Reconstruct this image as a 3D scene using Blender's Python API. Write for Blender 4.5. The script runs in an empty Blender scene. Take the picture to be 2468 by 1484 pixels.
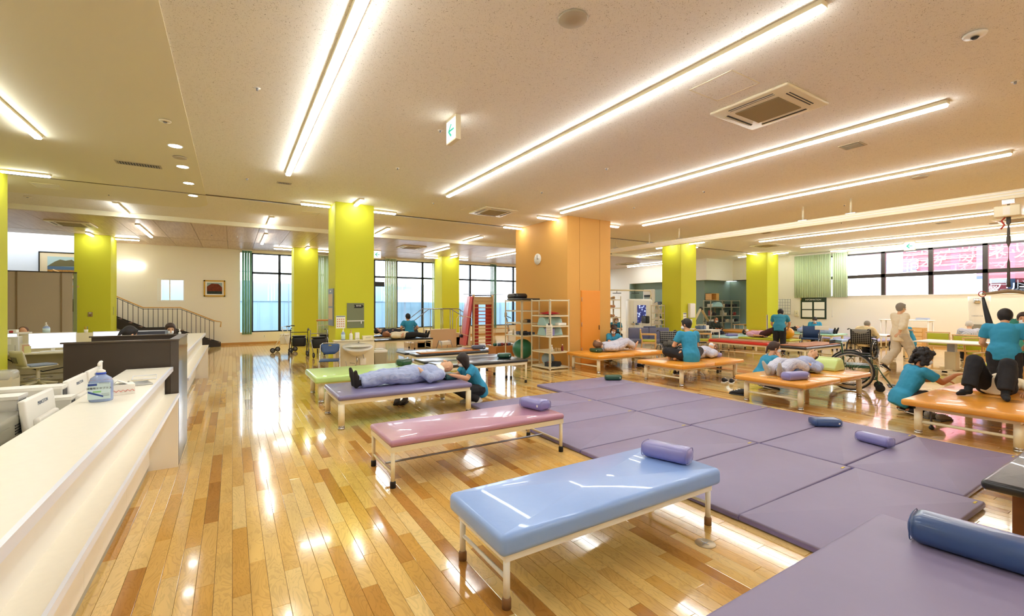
import bpy, math, random
from mathutils import Vector, Matrix, Quaternion, Euler
V = Vector
scene = bpy.context.scene
# ---------------------------------------------------------------- camera
FPX = 1085.0; CAMH = 1.65; YAW = math.atan(674/1085.0); CX = 1234.0; CY = 735.0
SA, CA = math.sin(YAW), math.cos(YAW)
cam_d = bpy.data.cameras.new('camera'); cam = bpy.data.objects.new('camera', cam_d)
scene.collection.objects.link(cam); scene.camera = cam
cam_d.sensor_width = 36.0; cam_d.lens = FPX/2468*36; cam_d.shift_y = -7/2468
cam_d.clip_start = 0.05; cam_d.clip_end = 200
cam.location = (0, 0, CAMH); cam.rotation_euler = (math.pi/2, 0, -YAW)
# ---------------------------------------------------------------- world, exposure
w = bpy.data.worlds.new('world'); scene.world = w; w.use_nodes = True
bg = w.node_tree.nodes['Background']; bg.inputs[0].default_value = (0.86, 0.93, 1.0, 1); bg.inputs[1].default_value = 2.7
STRIP = 16.0
scene.view_settings.view_transform = 'Standard'; scene.view_settings.look = 'None'
scene.view_settings.gamma = 1.0; scene.view_settings.use_curve_mapping = False
scene.view_settings.exposure = 1.42
cy = scene.cycles
cy.max_bounces = 7; cy.diffuse_bounces = 5; cy.glossy_bounces = 4; cy.transmission_bounces = 4; cy.transparent_max_bounces = 8
cy.use_denoising = True; cy.use_light_tree = True; cy.sample_clamp_indirect = 6.0; cy.caustics_reflective = False; cy.caustics_refractive = False
# ---------------------------------------------------------------- measuring helpers (a pixel's sight line met with a known plane)
def ray(u, v):
    r = (u-CX)/FPX
    return SA+r*CA, CA-r*SA, (CY-v)/FPX
def PZ(u, v, z=0.0):
    d = ray(u, v); k = (z-CAMH)/d[2]; return V((d[0]*k, d[1]*k, z))
def PX(u, v, x):
    d = ray(u, v); k = x/d[0]; return V((x, d[1]*k, CAMH+d[2]*k))
def PY(u, v, y):
    d = ray(u, v); k = y/d[1]; return V((d[0]*k, y, CAMH+d[2]*k))
# ---------------------------------------------------------------- materials
def lin(h):
    if isinstance(h, str):
        h = h.lstrip('#'); c = [int(h[i:i+2], 16)/255 for i in (0, 2, 4)]
        return [x/12.92 if x <= .04045 else ((x+.055)/1.055)**2.4 for x in c]
    return list(h)
MATS = {}
def M(name, col='#ffffff', rough=.5, metal=0., coat=0., emit=None, es=0., var=0., vs=6., bump=0., bs=60., spec=.5, alpha=1., trans=0.):
    if name in MATS: return MATS[name]
    m = bpy.data.materials.new(name); m.use_nodes = True; nt = m.node_tree
    p = nt.nodes['Principled BSDF']; c = lin(col)
    p.inputs['Base Color'].default_value = (*c, 1); p.inputs['Roughness'].default_value = rough
    p.inputs['Metallic'].default_value = metal; p.inputs['Coat Weight'].default_value = coat
    p.inputs['Specular IOR Level'].default_value = spec; p.inputs['Alpha'].default_value = alpha
    p.inputs['Transmission Weight'].default_value = trans
    if emit: p.inputs['Emission Color'].default_value = (*lin(emit), 1); p.inputs['Emission Strength'].default_value = es
    if var or bump:
        tc = nt.nodes.new('ShaderNodeTexCoord')
    if var:
        n = nt.nodes.new('ShaderNodeTexNoise'); n.inputs['Scale'].default_value = vs; n.inputs['Detail'].default_value = 5
        nt.links.new(tc.outputs['Object'], n.inputs['Vector'])
        r = nt.nodes.new('ShaderNodeMapRange'); r.inputs[1].default_value = .3; r.inputs[2].default_value = .7
        r.inputs[3].default_value = 1-var; r.inputs[4].default_value = 1+var*.4
        x = nt.nodes.new('ShaderNodeMix'); x.data_type = 'RGBA'; x.blend_type = 'MULTIPLY'; x.inputs[0].default_value = 1
        nt.links.new(n.outputs['Fac'], r.inputs[0]); x.inputs[6].default_value = (*c, 1)
        nt.links.new(r.outputs[0], x.inputs[7]); nt.links.new(x.outputs[2], p.inputs['Base Color'])
    if bump:
        n = nt.nodes.new('ShaderNodeTexNoise'); n.inputs['Scale'].default_value = bs; n.inputs['Detail'].default_value = 4
        nt.links.new(tc.outputs['Object'], n.inputs['Vector'])
        b = nt.nodes.new('ShaderNodeBump'); b.inputs['Strength'].default_value = bump; b.inputs['Distance'].default_value = .02
        nt.links.new(n.outputs['Fac'], b.inputs['Height']); nt.links.new(b.outputs[0], p.inputs['Normal'])
    MATS[name] = m; return m
def node(nt, t, **kw):
    n = nt.nodes.new(t)
    for k, v in kw.items(): setattr(n, k, v)
    return n
def mth(nt, op, a, b=None):
    n = nt.nodes.new('ShaderNodeMath'); n.operation = op
    for i, x in enumerate((a, b)):
        if x is None: continue
        if isinstance(x, (int, float)): n.inputs[i].default_value = x
        else: nt.links.new(x, n.inputs[i])
    return n.outputs[0]
PW, PL = 0.0915, 0.91
def wood_floor():
    m = bpy.data.materials.new('maple_floor'); m.use_nodes = True; nt = m.node_tree; L = nt.links.new
    p = nt.nodes['Principled BSDF']
    g = node(nt, 'ShaderNodeNewGeometry'); s = node(nt, 'ShaderNodeSeparateXYZ'); L(g.outputs['Position'], s.inputs[0])
    row = mth(nt, 'FLOOR', mth(nt, 'DIVIDE', mth(nt, 'ADD', s.outputs[0], 40*PW+.0001), PW))
    off = mth(nt, 'FRACT', mth(nt, 'MULTIPLY', row, .618034))
    col = mth(nt, 'FLOOR', mth(nt, 'ADD', mth(nt, 'DIVIDE', mth(nt, 'ADD', s.outputs[1], 20*PL), PL), off))
    cb = node(nt, 'ShaderNodeCombineXYZ'); L(row, cb.inputs[0]); L(col, cb.inputs[1])
    wn = node(nt, 'ShaderNodeTexWhiteNoise', noise_dimensions='3D'); L(cb.outputs[0], wn.inputs['Vector'])
    cr = node(nt, 'ShaderNodeValToRGB'); L(wn.outputs['Value'], cr.inputs[0])
    e = cr.color_ramp; e.interpolation = 'LINEAR'
    for i, (t, h) in enumerate([(0, '#e3be74'), (.35, '#dcb062'), (.6, '#e8c987'), (.78, '#d5a551'), (.88, '#c48e40'), (.95, '#ae7735'), (1, '#bd8944')]):
        el = e.elements[i] if i < 2 else e.elements.new(t)
        el.position = t; el.color = (*lin(h), 1)
    # figure of the wood
    va = node(nt, 'ShaderNodeVectorMath', operation='MULTIPLY'); L(g.outputs['Position'], va.inputs[0]); va.inputs[1].default_value = (9, 2.6, 1)
    vb = node(nt, 'ShaderNodeVectorMath', operation='MULTIPLY_ADD'); L(wn.outputs['Color'], vb.inputs[0]); vb.inputs[1].default_value = (31, 17, 9); L(va.outputs[0], vb.inputs[2])
    n1 = node(nt, 'ShaderNodeTexNoise'); L(vb.outputs[0], n1.inputs['Vector']); n1.inputs['Scale'].default_value = 1.1; n1.inputs['Detail'].default_value = 3; n1.inputs['Distortion'].default_value = .8
    rings = mth(nt, 'SINE', mth(nt, 'MULTIPLY', n1.outputs['Fac'], 70))
    mr = node(nt, 'ShaderNodeMapRange'); L(rings, mr.inputs[0]); mr.inputs[1].default_value = .2; mr.inputs[2].default_value = 1; mr.inputs[3].default_value = 1.0; mr.inputs[4].default_value = .86
    n2 = node(nt, 'ShaderNodeTexNoise'); L(vb.outputs[0], n2.inputs['Vector']); n2.inputs['Scale'].default_value = .6
    mr2 = node(nt, 'ShaderNodeMapRange'); L(n2.outputs['Fac'], mr2.inputs[0]); mr2.inputs[1].default_value = .3; mr2.inputs[2].default_value = .7; mr2.inputs[3].default_value = .88; mr2.inputs[4].default_value = 1.06
    x = node(nt, 'ShaderNodeMix', data_type='RGBA', blend_type='MULTIPLY'); x.inputs[0].default_value = 1
    L(cr.outputs[0], x.inputs[6]); L(mth(nt, 'MULTIPLY', mr.outputs[0], mr2.outputs[0]), x.inputs[7]); L(x.outputs[2], p.inputs['Base Color'])
    p.inputs['Roughness'].default_value = .11; p.inputs['Specular IOR Level'].default_value = .62
    p.inputs['Coat Weight'].default_value = .45; p.inputs['Coat Roughness'].default_value = .05
    b = node(nt, 'ShaderNodeBump'); b.inputs['Strength'].default_value = .10; b.inputs['Distance'].default_value = .004
    n3 = node(nt, 'ShaderNodeTexNoise'); n3.inputs['Scale'].default_value = 14; n3.inputs['Detail'].default_value = 2; L(g.outputs['Position'], n3.inputs['Vector'])
    L(n3.outputs['Fac'], b.inputs['Height']); L(b.outputs[0], p.inputs['Normal'])
    return m
def speckle(name, base, dark):       # mineral-fibre ceiling board with short dark worm marks
    m = bpy.data.materials.new(name); m.use_nodes = True; nt = m.node_tree; L = nt.links.new
    p = nt.nodes['Principled BSDF']; g = node(nt, 'ShaderNodeNewGeometry')
    n = node(nt, 'ShaderNodeTexNoise'); n.inputs['Scale'].default_value = 62; n.inputs['Detail'].default_value = 2; n.inputs['Distortion'].default_value = 2.2
    L(g.outputs['Position'], n.inputs['Vector'])
    r = node(nt, 'ShaderNodeMapRange'); L(n.outputs['Fac'], r.inputs[0]); r.inputs[1].default_value = .635; r.inputs[2].default_value = .68
    x = node(nt, 'ShaderNodeMix', data_type='RGBA'); L(r.outputs[0], x.inputs[0]); x.inputs[6].default_value = (*lin(base), 1); x.inputs[7].default_value = (*lin(dark), 1)
    L(x.outputs[2], p.inputs['Base Color']); p.inputs['Roughness'].default_value = .9; p.inputs['Specular IOR Level'].default_value = .2
    return m
def stripes(name, base, dark, axis=0, scale=40, w=.15, rough=.8, grid=False):   # fine printed / woven line pattern in object space
    m = bpy.data.materials.new(name); m.use_nodes = True; nt = m.node_tree; L = nt.links.new
    p = nt.nodes['Principled BSDF']; tc = node(nt, 'ShaderNodeTexCoord'); s = node(nt, 'ShaderNodeSeparateXYZ'); L(tc.outputs['Object'], s.inputs[0])
    def ln(a): return mth(nt, 'LESS_THAN', mth(nt, 'FRACT', mth(nt, 'MULTIPLY', s.outputs[a], scale)), w)
    f = ln(axis)
    if grid: f = mth(nt, 'MAXIMUM', f, ln((axis+1) % 3)); f = mth(nt, 'MAXIMUM', f, ln((axis+2) % 3)) if grid == 3 else f
    x = node(nt, 'ShaderNodeMix', data_type='RGBA'); L(f, x.inputs[0]); x.inputs[6].default_value = (*lin(base), 1); x.inputs[7].default_value = (*lin(dark), 1)
    L(x.outputs[2], p.inputs['Base Color']); p.inputs['Roughness'].default_value = rough
    return m
# ---------------------------------------------------------------- mesh collector
class G:
    def __init__(s): s.v = []; s.f = []; s.s = []
    def add(s, vs, fs, sm=False):
        o = len(s.v); s.v += [tuple(x) for x in vs]; s.f += [tuple(i+o for i in f) for f in fs]; s.s += [sm]*len(fs); return s
    def box(s, x0, x1, y0, y1, z0, z1, m=None):
        vs = [V((x, y, z)) for z in (z0, z1) for y in (y0, y1) for x in (x0, x1)]
        if m: vs = [m @ q for q in vs]
        return s.add(vs, [(0, 2, 3, 1), (4, 5, 7, 6), (0, 1, 5, 4), (2, 6, 7, 3), (0, 4, 6, 2), (1, 3, 7, 5)])
    def rbox(s, x0, x1, y0, y1, z0, z1, r=.03, k=3, m=None, crown=0.):
        x0, x1 = min(x0, x1), max(x0, x1); y0, y1 = min(y0, y1), max(y0, y1); z0, z1 = min(z0, z1), max(z0, z1)
        r = min(r, (x1-x0)/2.01, (y1-y0)/2.01, (z1-z0)/2.01)
        cx, cy_, cz = (x0+x1)/2, (y0+y1)/2, (z0+z1)/2; hx, hy, hz = (x1-x0)/2-r, (y1-y0)/2-r, (z1-z0)/2-r
        rows = []; lat = [-math.pi/2*(1-i/k)*.94 for i in range(k+1)] + [math.pi/2*i/k*.94 for i in range(k+1)]
        for i, la in enumerate(lat):
            sz = -1 if i <= k else 1; ring = []
            for q in range(4):
                sx = (1, -1, -1, 1)[q]; sy = (1, 1, -1, -1)[q]
                for j in range(k+1):
                    a = math.pi/2*(q+j/k)
                    ring.append(V((cx+sx*hx+r*math.cos(la)*math.cos(a), cy_+sy*hy+r*math.cos(la)*math.sin(a), cz+sz*hz+r*math.sin(la))))
            rows.append(ring)
        n = len(rows[0]); vs = [p for R in rows for p in R]; fs = []
        for i in range(len(rows)-1):
            for j in range(n): fs.append((i*n+j, i*n+(j+1) % n, (i+1)*n+(j+1) % n, (i+1)*n+j))
        fs.append(tuple(range(n))[::-1])
        b = (len(rows)-1)*n
        if crown:
            vs.append(V((cx, cy_, z1+crown))); fs += [(b+j, b+(j+1) % n, len(vs)-1) for j in range(n)]
        else: fs.append(tuple(b+j for j in range(n)))
        if m: vs = [m @ p for p in vs]
        return s.add(vs, fs, True)
    def loft(s, cs, rs, lat, n=12, cap=True, sm=True):
        """rings of half-axes (a along lat, b across) round the centres cs"""
        cs = [V(c) for c in cs]; vs = []; fs = []; lat = V(lat)
        for i, c in enumerate(cs):
            t = (cs[min(i+1, len(cs)-1)]-cs[max(i-1, 0)]); t = t.normalized() if t.length > 1e-6 else V((0, 0, 1))
            l = lat - t*lat.dot(t)
            if l.length < 1e-4: l = t.orthogonal()
            l.normalize(); d = t.cross(l); ra, rb = rs[i] if isinstance(rs[i], tuple) else (rs[i], rs[i])
            for j in range(n):
                a = 2*math.pi*j/n; vs.append(c+l*ra*math.cos(a)+d*rb*math.sin(a))
        for i in range(len(cs)-1):
            for j in range(n): fs.append((i*n+j, i*n+(j+1) % n, (i+1)*n+(j+1) % n, (i+1)*n+j))
        if cap: fs.append(tuple(range(n))[::-1]); fs.append(tuple((len(cs)-1)*n+j for j in range(n)))
        return s.add(vs, fs, sm)
    def tube(s, pts, r, n=6, closed=False):
        pts = [V(p) for p in pts]; N = len(pts); vs = []; fs = []; l = None
        for i, c in enumerate(pts):
            if closed: t = pts[(i+1) % N]-pts[i-1]
            else: t = pts[min(i+1, N-1)]-pts[max(i-1, 0)]
            t.normalize()
            l = t.orthogonal() if l is None else l-t*l.dot(t)
            if l.length < 1e-5: l = t.orthogonal()
            l.normalize(); d = t.cross(l); rr = r[i] if isinstance(r, (list, tuple)) else r
            for j in range(n): a = 2*math.pi*j/n; vs.append(c+l*rr*math.cos(a)+d*rr*math.sin(a))
        for i in range(N if closed else N-1):
            i2 = (i+1) % N
            for j in range(n): fs.append((i*n+j, i*n+(j+1) % n, i2*n+(j+1) % n, i2*n+j))
        if not closed: fs.append(tuple(range(n))[::-1]); fs.append(tuple((N-1)*n+j for j in range(n)))
        return s.add(vs, fs, True)
    def cyl(s, a, b, r, r2=None, n=12, sm=True):
        return s.loft([a, b], [r, r if r2 is None else r2], V((1, .01, .02)), n, True, sm)
    def cap_(s, a, b, r, r2=None, n=10):       # capsule with two radii
        a, b = V(a), V(b); r2 = r if r2 is None else r2; t = (b-a)
        t = t.normalized() if t.length > 1e-6 else V((0, 0, 1)); c, q = [], []
        for k in (-.95, -.7, -.3): c.append(a+t*r*k); q.append(r*math.sqrt(1-k*k))
        c.append(a); q.append(r); c.append(b); q.append(r2)
        for k in (.3, .7, .95): c.append(b+t*r2*k); q.append(r2*math.sqrt(1-k*k))
        return s.loft(c, q, t.orthogonal(), n)
    def ell(s, c, r, fr=None, n=14, m=9):      # ellipsoid; fr = (axis x, axis y, axis z)
        c = V(c); r = (r, r, r) if isinstance(r, (int, float)) else r; fr = fr or (V((1, 0, 0)), V((0, 1, 0)), V((0, 0, 1))); vs = []; fs = []
        for i in range(1, m):
            a = math.pi*i/m-math.pi/2
            for j in range(n):
                b = 2*math.pi*j/n; vs.append(c+fr[0]*r[0]*math.cos(a)*math.cos(b)+fr[1]*r[1]*math.cos(a)*math.sin(b)+fr[2]*r[2]*math.sin(a))
        k = m-1
        for i in range(k-1):
            for j in range(n): fs.append((i*n+j, i*n+(j+1) % n, (i+1)*n+(j+1) % n, (i+1)*n+j))
        vs += [c-fr[2]*r[2], c+fr[2]*r[2]]
        fs += [((j+1) % n, j, k*n) for j in range(n)]+[((k-1)*n+j, (k-1)*n+(j+1) % n, k*n+1) for j in range(n)]
        return s.add(vs, fs, True)
    def lathe(s, prof, c=(0, 0, 0), n=20, ax=None, sm=True):
        c = V(c); ax = ax or (V((1, 0, 0)), V((0, 1, 0)), V((0, 0, 1))); vs = []; fs = []
        for r, z in prof:
            for j in range(n):
                a = 2*math.pi*j/n; vs.append(c+ax[0]*r*math.cos(a)+ax[1]*r*math.sin(a)+ax[2]*z)
        for i in range(len(prof)-1):
            for j in range(n): fs.append((i*n+j, i*n+(j+1) % n, (i+1)*n+(j+1) % n, (i+1)*n+j))
        fs.append(tuple(range(n))[::-1]); fs.append(tuple((len(prof)-1)*n+j for j in range(n)))
        return s.add(vs, fs, sm)
    def prism(s, poly, ax, a0, a1):            # 2D outline pushed along x, y or z
        def P(p, a): return {'x': (a, p[0], p[1]), 'y': (p[0], a, p[1]), 'z': (p[0], p[1], a)}[ax]
        n = len(poly); vs = [P(p, a0) for p in poly]+[P(p, a1) for p in poly]
        fs = [tuple(range(n)), tuple(range(n, 2*n))[::-1]]+[(i, i+n, (i+1) % n+n, (i+1) % n) for i in range(n)]
        return s.add(vs, fs)
    def build(s, name, mat, parent=None, sm=None, bev=0., loc=None, rem=0., sub=0, disp=0., local=None):
        me = bpy.data.meshes.new(name); v = s.v
        if local is not None: v = [tuple(local @ V(p)) for p in v]
        me.from_pydata(v, [], s.f)
        me.polygons.foreach_set('use_smooth', [bool(x) if sm is None else sm for x in s.s])
        me.update()
        if mat: me.materials.append(mat)
        o = bpy.data.objects.new(name, me); scene.collection.objects.link(o)
        if parent is not None: o.parent = parent
        if loc is not None: o.location = loc
        if rem:
            d = o.modifiers.new('join', 'REMESH'); d.mode = 'VOXEL'; d.voxel_size = rem; d.use_smooth_shade = True
            d = o.modifiers.new('ease', 'SMOOTH'); d.factor = .5; d.iterations = 3
        if bev:
            d = o.modifiers.new('edge', 'BEVEL'); d.width = bev; d.segments = 2; d.limit_method = 'ANGLE'
        if sub: d = o.modifiers.new('sub', 'SUBSURF'); d.levels = sub; d.render_levels = sub
        return o
def tag(o, label=None, cat=None, group=None, kind=None):
    if label: o['label'] = label
    if cat: o['category'] = cat
    if group: o['group'] = group
    if kind: o['kind'] = kind
    return o
def thing(name, label, cat, loc=(0, 0, 0), rz=0., group=None):
    o = bpy.data.objects.new(name, None); scene.collection.objects.link(o)
    o.location = loc; o.rotation_euler = (0, 0, rz); o.empty_display_size = .2
    return tag(o, label, cat, group)
def struct(name, g, mat, **kw):
    return tag(g.build(name, mat, **kw), kind='structure')
KIDS = {}
def copy_tree(o, parent=None, label=None, loc=None, rz=None, group=None):
    kids = [c for c in bpy.data.objects if c.parent == o] if o.name not in KIDS else KIDS[o.name]
    KIDS[o.name] = kids
    c = o.copy(); scene.collection.objects.link(c); c.parent = parent
    if label: c['label'] = label
    if group: c['group'] = group
    if loc is not None: c.location = loc
    if rz is not None: c.rotation_euler = (0, 0, rz)
    for k in kids: copy_tree(k, c)
    return c
def rotz(a, x=0, y=0, z=0): return Matrix.Translation((x, y, z)) @ Matrix.Rotation(a, 4, 'Z')
def text(name, body, size, loc, rot, mat, parent, ext=.001, align='CENTER', shear=0.):
    c = bpy.data.curves.new(name, 'FONT'); c.body = body; c.size = size; c.extrude = ext; c.align_x = align; c.align_y = 'CENTER'; c.shear = shear; c.resolution_u = 3
    f = bpy.data.objects.new('f', c); me = bpy.data.meshes.new_from_object(f); bpy.data.objects.remove(f); me.materials.clear(); me.materials.append(mat)
    o = bpy.data.objects.new(name, me); scene.collection.objects.link(o)
    o.parent = parent; o.location = loc; o.rotation_euler = rot; return o
PI = math.pi
# common materials
cream = M('cream_wall', '#f1e8cf', .75, var=.03); white = M('white_plastic', '#f2efe6', .4); ivory = M('ivory_paint', '#ece1c0', .4)
wpaint = M('white_wall', '#f5f1e6', .8); chrome = M('chrome', '#c9c9c9', .15, 1.); black = M('black_plastic', '#15161a', .45)
rubber = M('dark_rubber', '#22201f', .8); steel = M('steel_tube', '#9a9ca0', .3, 1.); green = M('column_green', '#cfce2a', .7)
blk_vinyl = M('black_vinyl', '#17181c', .28, coat=.3, bump=.08); wood = M('light_wood', '#d9a860', .45, var=.12, vs=12)
bwood = M('brown_wood', '#7b4a24', .45, var=.15, vs=14); glass = M('window_glass', '#f4fbff', .02, trans=1., alpha=.18, spec=.3)
lampmat = M('lamp_diffuser', '#ffffff', .5, emit='#eff4f6', es=STRIP); dkframe = M('dark_frame', '#1d2433', .4)
sky_lime = M('lime_vinyl', '#b9bd2c', .4); skin = M('skin', '#d9a27c', .55, var=.08, vs=20); navy = M('navy', '#1f2b4a', .6)
paper = M('paper', '#f3f0e6', .8); print_grey = M('print_grey', '#7c8796', .8); teal = M('teal_scrub', '#2d8fb6', .8, bump=.35, bs=14)
# ================================================================ THE SETTING
CZ, WZ = 4.09, 3.97                      # mineral board ceiling / lower wood ceiling
XL, XR, Y0, YB = -8.0, 23.25, -5.0, 22.0
spk = speckle('ceiling_board', '#f4efe4', '#9a8e76')
smooth = M('smooth_ceiling', '#ece4c8', .8)
g = G().box(-.5, XR, Y0, 15.5, CZ, CZ+.1).box(XL, -.5, 13.9, 15.5, CZ, CZ+.1)
ceil = struct('ceiling', g, spk)
pts = [(-.5, Y0)]+[(-.5-.9*(1-math.cos(a)), 13.0+.9*math.sin(a)) for a in [i*PI/16 for i in range(9)]]+[(XL, 13.9), (XL, Y0)]
smc = G().prism(pts, 'z', CZ-.012, CZ+.1).build('smooth_panel', smooth, ceil)
G().box(-1.4, -.5, 13.0, 13.95, CZ+.001, CZ+.08).build('corner_infill', spk, ceil)
struct('trim_1', G().box(XL, XR, 15.5, 15.62, WZ, CZ+.1), smooth)          # face of the step
# wood panels of the lower ceiling, each a board
wp = M('wood_ceiling', '#c2a888', .35, var=.14, vs=5, coat=.3)
wc = struct('ceiling_wood', G().box(-4.2, 21.2, 15.62, YB, WZ+.03, WZ+.12).box(XL, -4.2, 15.62, 20.6, WZ+.03, WZ+.12), smooth)
def wood_panel():
    m = bpy.data.materials.new('ceiling_wood_grain'); m.use_nodes = True; nt = m.node_tree; L = nt.links.new
    p = nt.nodes['Principled BSDF']; tc = node(nt, 'ShaderNodeTexCoord'); mp = node(nt, 'ShaderNodeMapping'); mp.inputs['Scale'].default_value = (14, .8, 1)
    L(tc.outputs['Object'], mp.inputs[0]); n = node(nt, 'ShaderNodeTexNoise'); n.inputs['Scale'].default_value = 2; n.inputs['Detail'].default_value = 6; L(mp.outputs[0], n.inputs['Vector'])
    r = node(nt, 'ShaderNodeValToRGB'); L(n.outputs['Fac'], r.inputs[0]); r.color_ramp.elements[0].position = .3; r.color_ramp.elements[0].color = (*lin('#c0a184'), 1)
    r.color_ramp.elements[1].position = .7; r.color_ramp.elements[1].color = (*lin('#d8c0a2'), 1); L(r.outputs[0], p.inputs['Base Color']); p.inputs['Roughness'].default_value = .38
    return m
wpg = wood_panel(); pm = None
for i in range(-8, 27):
    x0 = .6+.85*i-1.6
    if x0 > 20.6 or x0 < XL: continue
    L_ = (20.6 if x0 < -4.6 else YB)-15.63
    for (ya, yb) in ((15.63, 19.33), (19.37, 15.63+L_)):
        if x0 < -4.6 and yb > 20.5: yb = 20.58
        G().box(0.005, .845, 0, yb-ya-.006, 0, .03).build('panel', wpg, wc, loc=(x0, ya, WZ))
slot = M('slot_metal', '#6c5d45', .3, .7)
struct('trim_2', G().box(XL, 20.3, 11.98, 12.02, CZ-.02, CZ), slot)
struct('trim_3', G().box(XL, 20.3, 19.33, 19.37, WZ+.012, WZ+.02), slot)
# walls
wall = M('wall_plaster', '#f3ebda', .75); alc = M('alcove_paint', '#7f9388', .8); sub = M('subfloor', '#4a3a28', .9)
struct('wall_camera_side', G().box(XL, XR, Y0-.1, Y0, 0, CZ), wall)
struct('wall_left', G().box(XL-.1, XL, Y0, YB, 0, 6.5), wall)
W1 = [PY(379, 671, YB), PY(445, 726, YB)]; wx0, wx1, wz1, wz0 = W1[0].x, W1[1].x, W1[0].z, W1[1].z
g = G().box(-4.5, wx0, YB, YB+.15, 0, 4.1).box(wx1, .28, YB, YB+.15, 0, 4.1).box(wx0, wx1, YB, YB+.15, 0, wz0).box(wx0, wx1, YB, YB+.15, wz1, 4.1)
struct('wall_stair_side', g, wall)
struct('wall_stairwell', G().box(XL, -4.5, YB, YB+.15, 0, 6.5).box(-4.5, -4.4, 20.6, YB+.15, 4.09, 6.5), M('stairwell_skylit', '#cdd3de', .8))  # white wall; the blue tint of skylight is put into its colour
struct('ceiling_skylight_blocker', G().box(XL+1.2, -4.4, 20.55, YB+.1, 6.5, 6.6), wpaint)  # unseen slab, added to block most sky light above the stairwell wall
wf = struct('window_1', G().box(wx0, wx1, YB+.02, YB+.1, wz0, wz0+.05).box(wx0, wx1, YB+.02, YB+.1, wz1-.05, wz1).box(wx0, wx0+.12, YB-.02, YB+.1, wz0, wz1).box(wx1-.04, wx1, YB, YB+.1, wz0, wz1).box(-2.1, -2.06, YB+.04, YB+.08, wz0, wz1), white)
G().box(wx0, wx1, YB+.1, YB+.108, wz0, wz1).build('pane', glass, wf)
bb = M('baseboard_wood', '#c9944c', .5)
# window wall of the far side
sill = PY(620, 800, YB).z; midz = 3.02; head = 3.86
struct('wall_window_side', G().box(.28, XR, YB, YB+.2, 0, sill).box(.28, XR, YB, YB+.2, head, 4.1).box(20.6, XR, YB, YB+.2, 0, 4.1), wall)
struct('baseboard_back', G().box(-4.4, 20.9, YB-.02, YB, 0, .09), bb)
mull = [PY(u, 735, YB).x for u in (608, 674, 704, 764, 793, 900, 926, 956, 1019, 1047, 1101, 1134, 1181, 1195, 1238, 1300, 1380, 1450)]
ws = [mull[0]-.02, mull[1], mull[2]+1.0, mull[4]+1.0, mull[5]+.05, mull[7], mull[8], mull[10]-.3, mull[11], mull[13], mull[14], mull[15], mull[16], mull[17], 20.6]
ws = sorted(set(round(x, 2) for x in ws))
for i in range(len(ws)-1):
    a, b = ws[i], ws[i+1]
    fr = G().box(a, a+.05, YB+.02, YB+.12, sill, head).box(b-.05, b, YB+.02, YB+.12, sill, head).box(a, b, YB+.02, YB+.12, midz-.04, midz+.04).box(a, b, YB+.02, YB+.12, head-.05, head).box(a, b, YB+.02, YB+.12, sill, sill+.05)
    o = struct('window_%d' % (i+2), fr, dkframe)
    G().box(a+.05, b-.05, YB+.06, YB+.066, sill+.05, midz-.04).build('pane', glass, o)
    G().box(a+.05, b-.05, YB+.06, YB+.066, midz+.04, head-.05).build('pane', glass, o)
    if 2 <= i: G().tube([(a+.1, YB-.02, 3.72), (b-.1, YB-.02, 3.72)], .012, 5).build('curtain_rail', steel, o)
G().box(mull[5]-.3, mull[6], YB-.05, YB, 2.55, 2.78).build('door_header', M('header_black', '#23262b', .4), bpy.data.objects['wall_window_side'])
# right wall with clerestory windows
wy0, wy1, wzb, wzt = -3.0, 11.15, 2.07, 3.9
struct('wall_right', G().box(XR, XR+.2, Y0, 12.9, 0, wzb).box(XR, XR+.2, Y0, 14.7, wzt, CZ).box(XR, XR+.2, wy1, 12.9, wzb, 2.97).box(XR, XR+.2, wy1, 14.7, 2.97, wzt).box(XR, XR+.2, Y0, wy0, wzb, wzt), wall)
struct('baseboard_right', G().box(XR-.02, XR, Y0, 14.5, 0, .08), bb)
bfr = M('bronze_frame', '#3a322d', .4)
ym = [11.15, 9.35, 7.86, 6.34, 4.83, 3.3, 1.78, .25, -1.3, -3.0]
for i in range(len(ym)-1):
    a, b = ym[i+1], ym[i]; t = .07
    fr = G().box(XR+.02, XR+.14, a, a+t, wzb, wzt).box(XR+.02, XR+.14, b-t, b, wzb, wzt).box(XR+.02, XR+.14, a, b, 2.82, 2.96).box(XR+.02, XR+.14, a, b, wzt-.07, wzt)
    o = struct('window_%d' % (30+i), fr, bfr)
    G().box(XR+.07, XR+.076, a+t, b-t, wzb, 2.82).build('pane', glass, o); G().box(XR+.07, XR+.076, a+t, b-t, 2.96, wzt-.07).build('pane', glass, o)
struct('trim_4', G().box(XR-.04, XR+.1, wy0, wy1, wzb-.03, wzb), white)
# alcove: fascia above, painted recess below
ax, ay, az = 20.95, 14.55, 2.97
struct('wall_alcove_fascia', G().box(ax, ax+.12, ay+.12, YB, az, 4.1).box(ax, XR+.2, ay, ay+.12, az, 4.1).box(ax+.12, XR, ay+.12, YB, az, az+.03).box(XR, XR+.6, 12.8, 14.54, az, az+.03), wpaint)
struct('wall_alcove_pier', G().box(ax, ax+.12, 19.9, YB, 0, az), wpaint)
struct('wall_alcove', G().box(21.35, 21.45, 15.05, YB, 0, az).box(21.35, XR+.5, 14.95, 15.05, 0, az).box(XR+.4, XR+.5, 12.8, 15.05, 0, az).box(XR, XR+.5, 12.85, 12.9, 0, az).box(ax+.01, 21.4, 19.8, 19.9, 0, az), alc)
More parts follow.
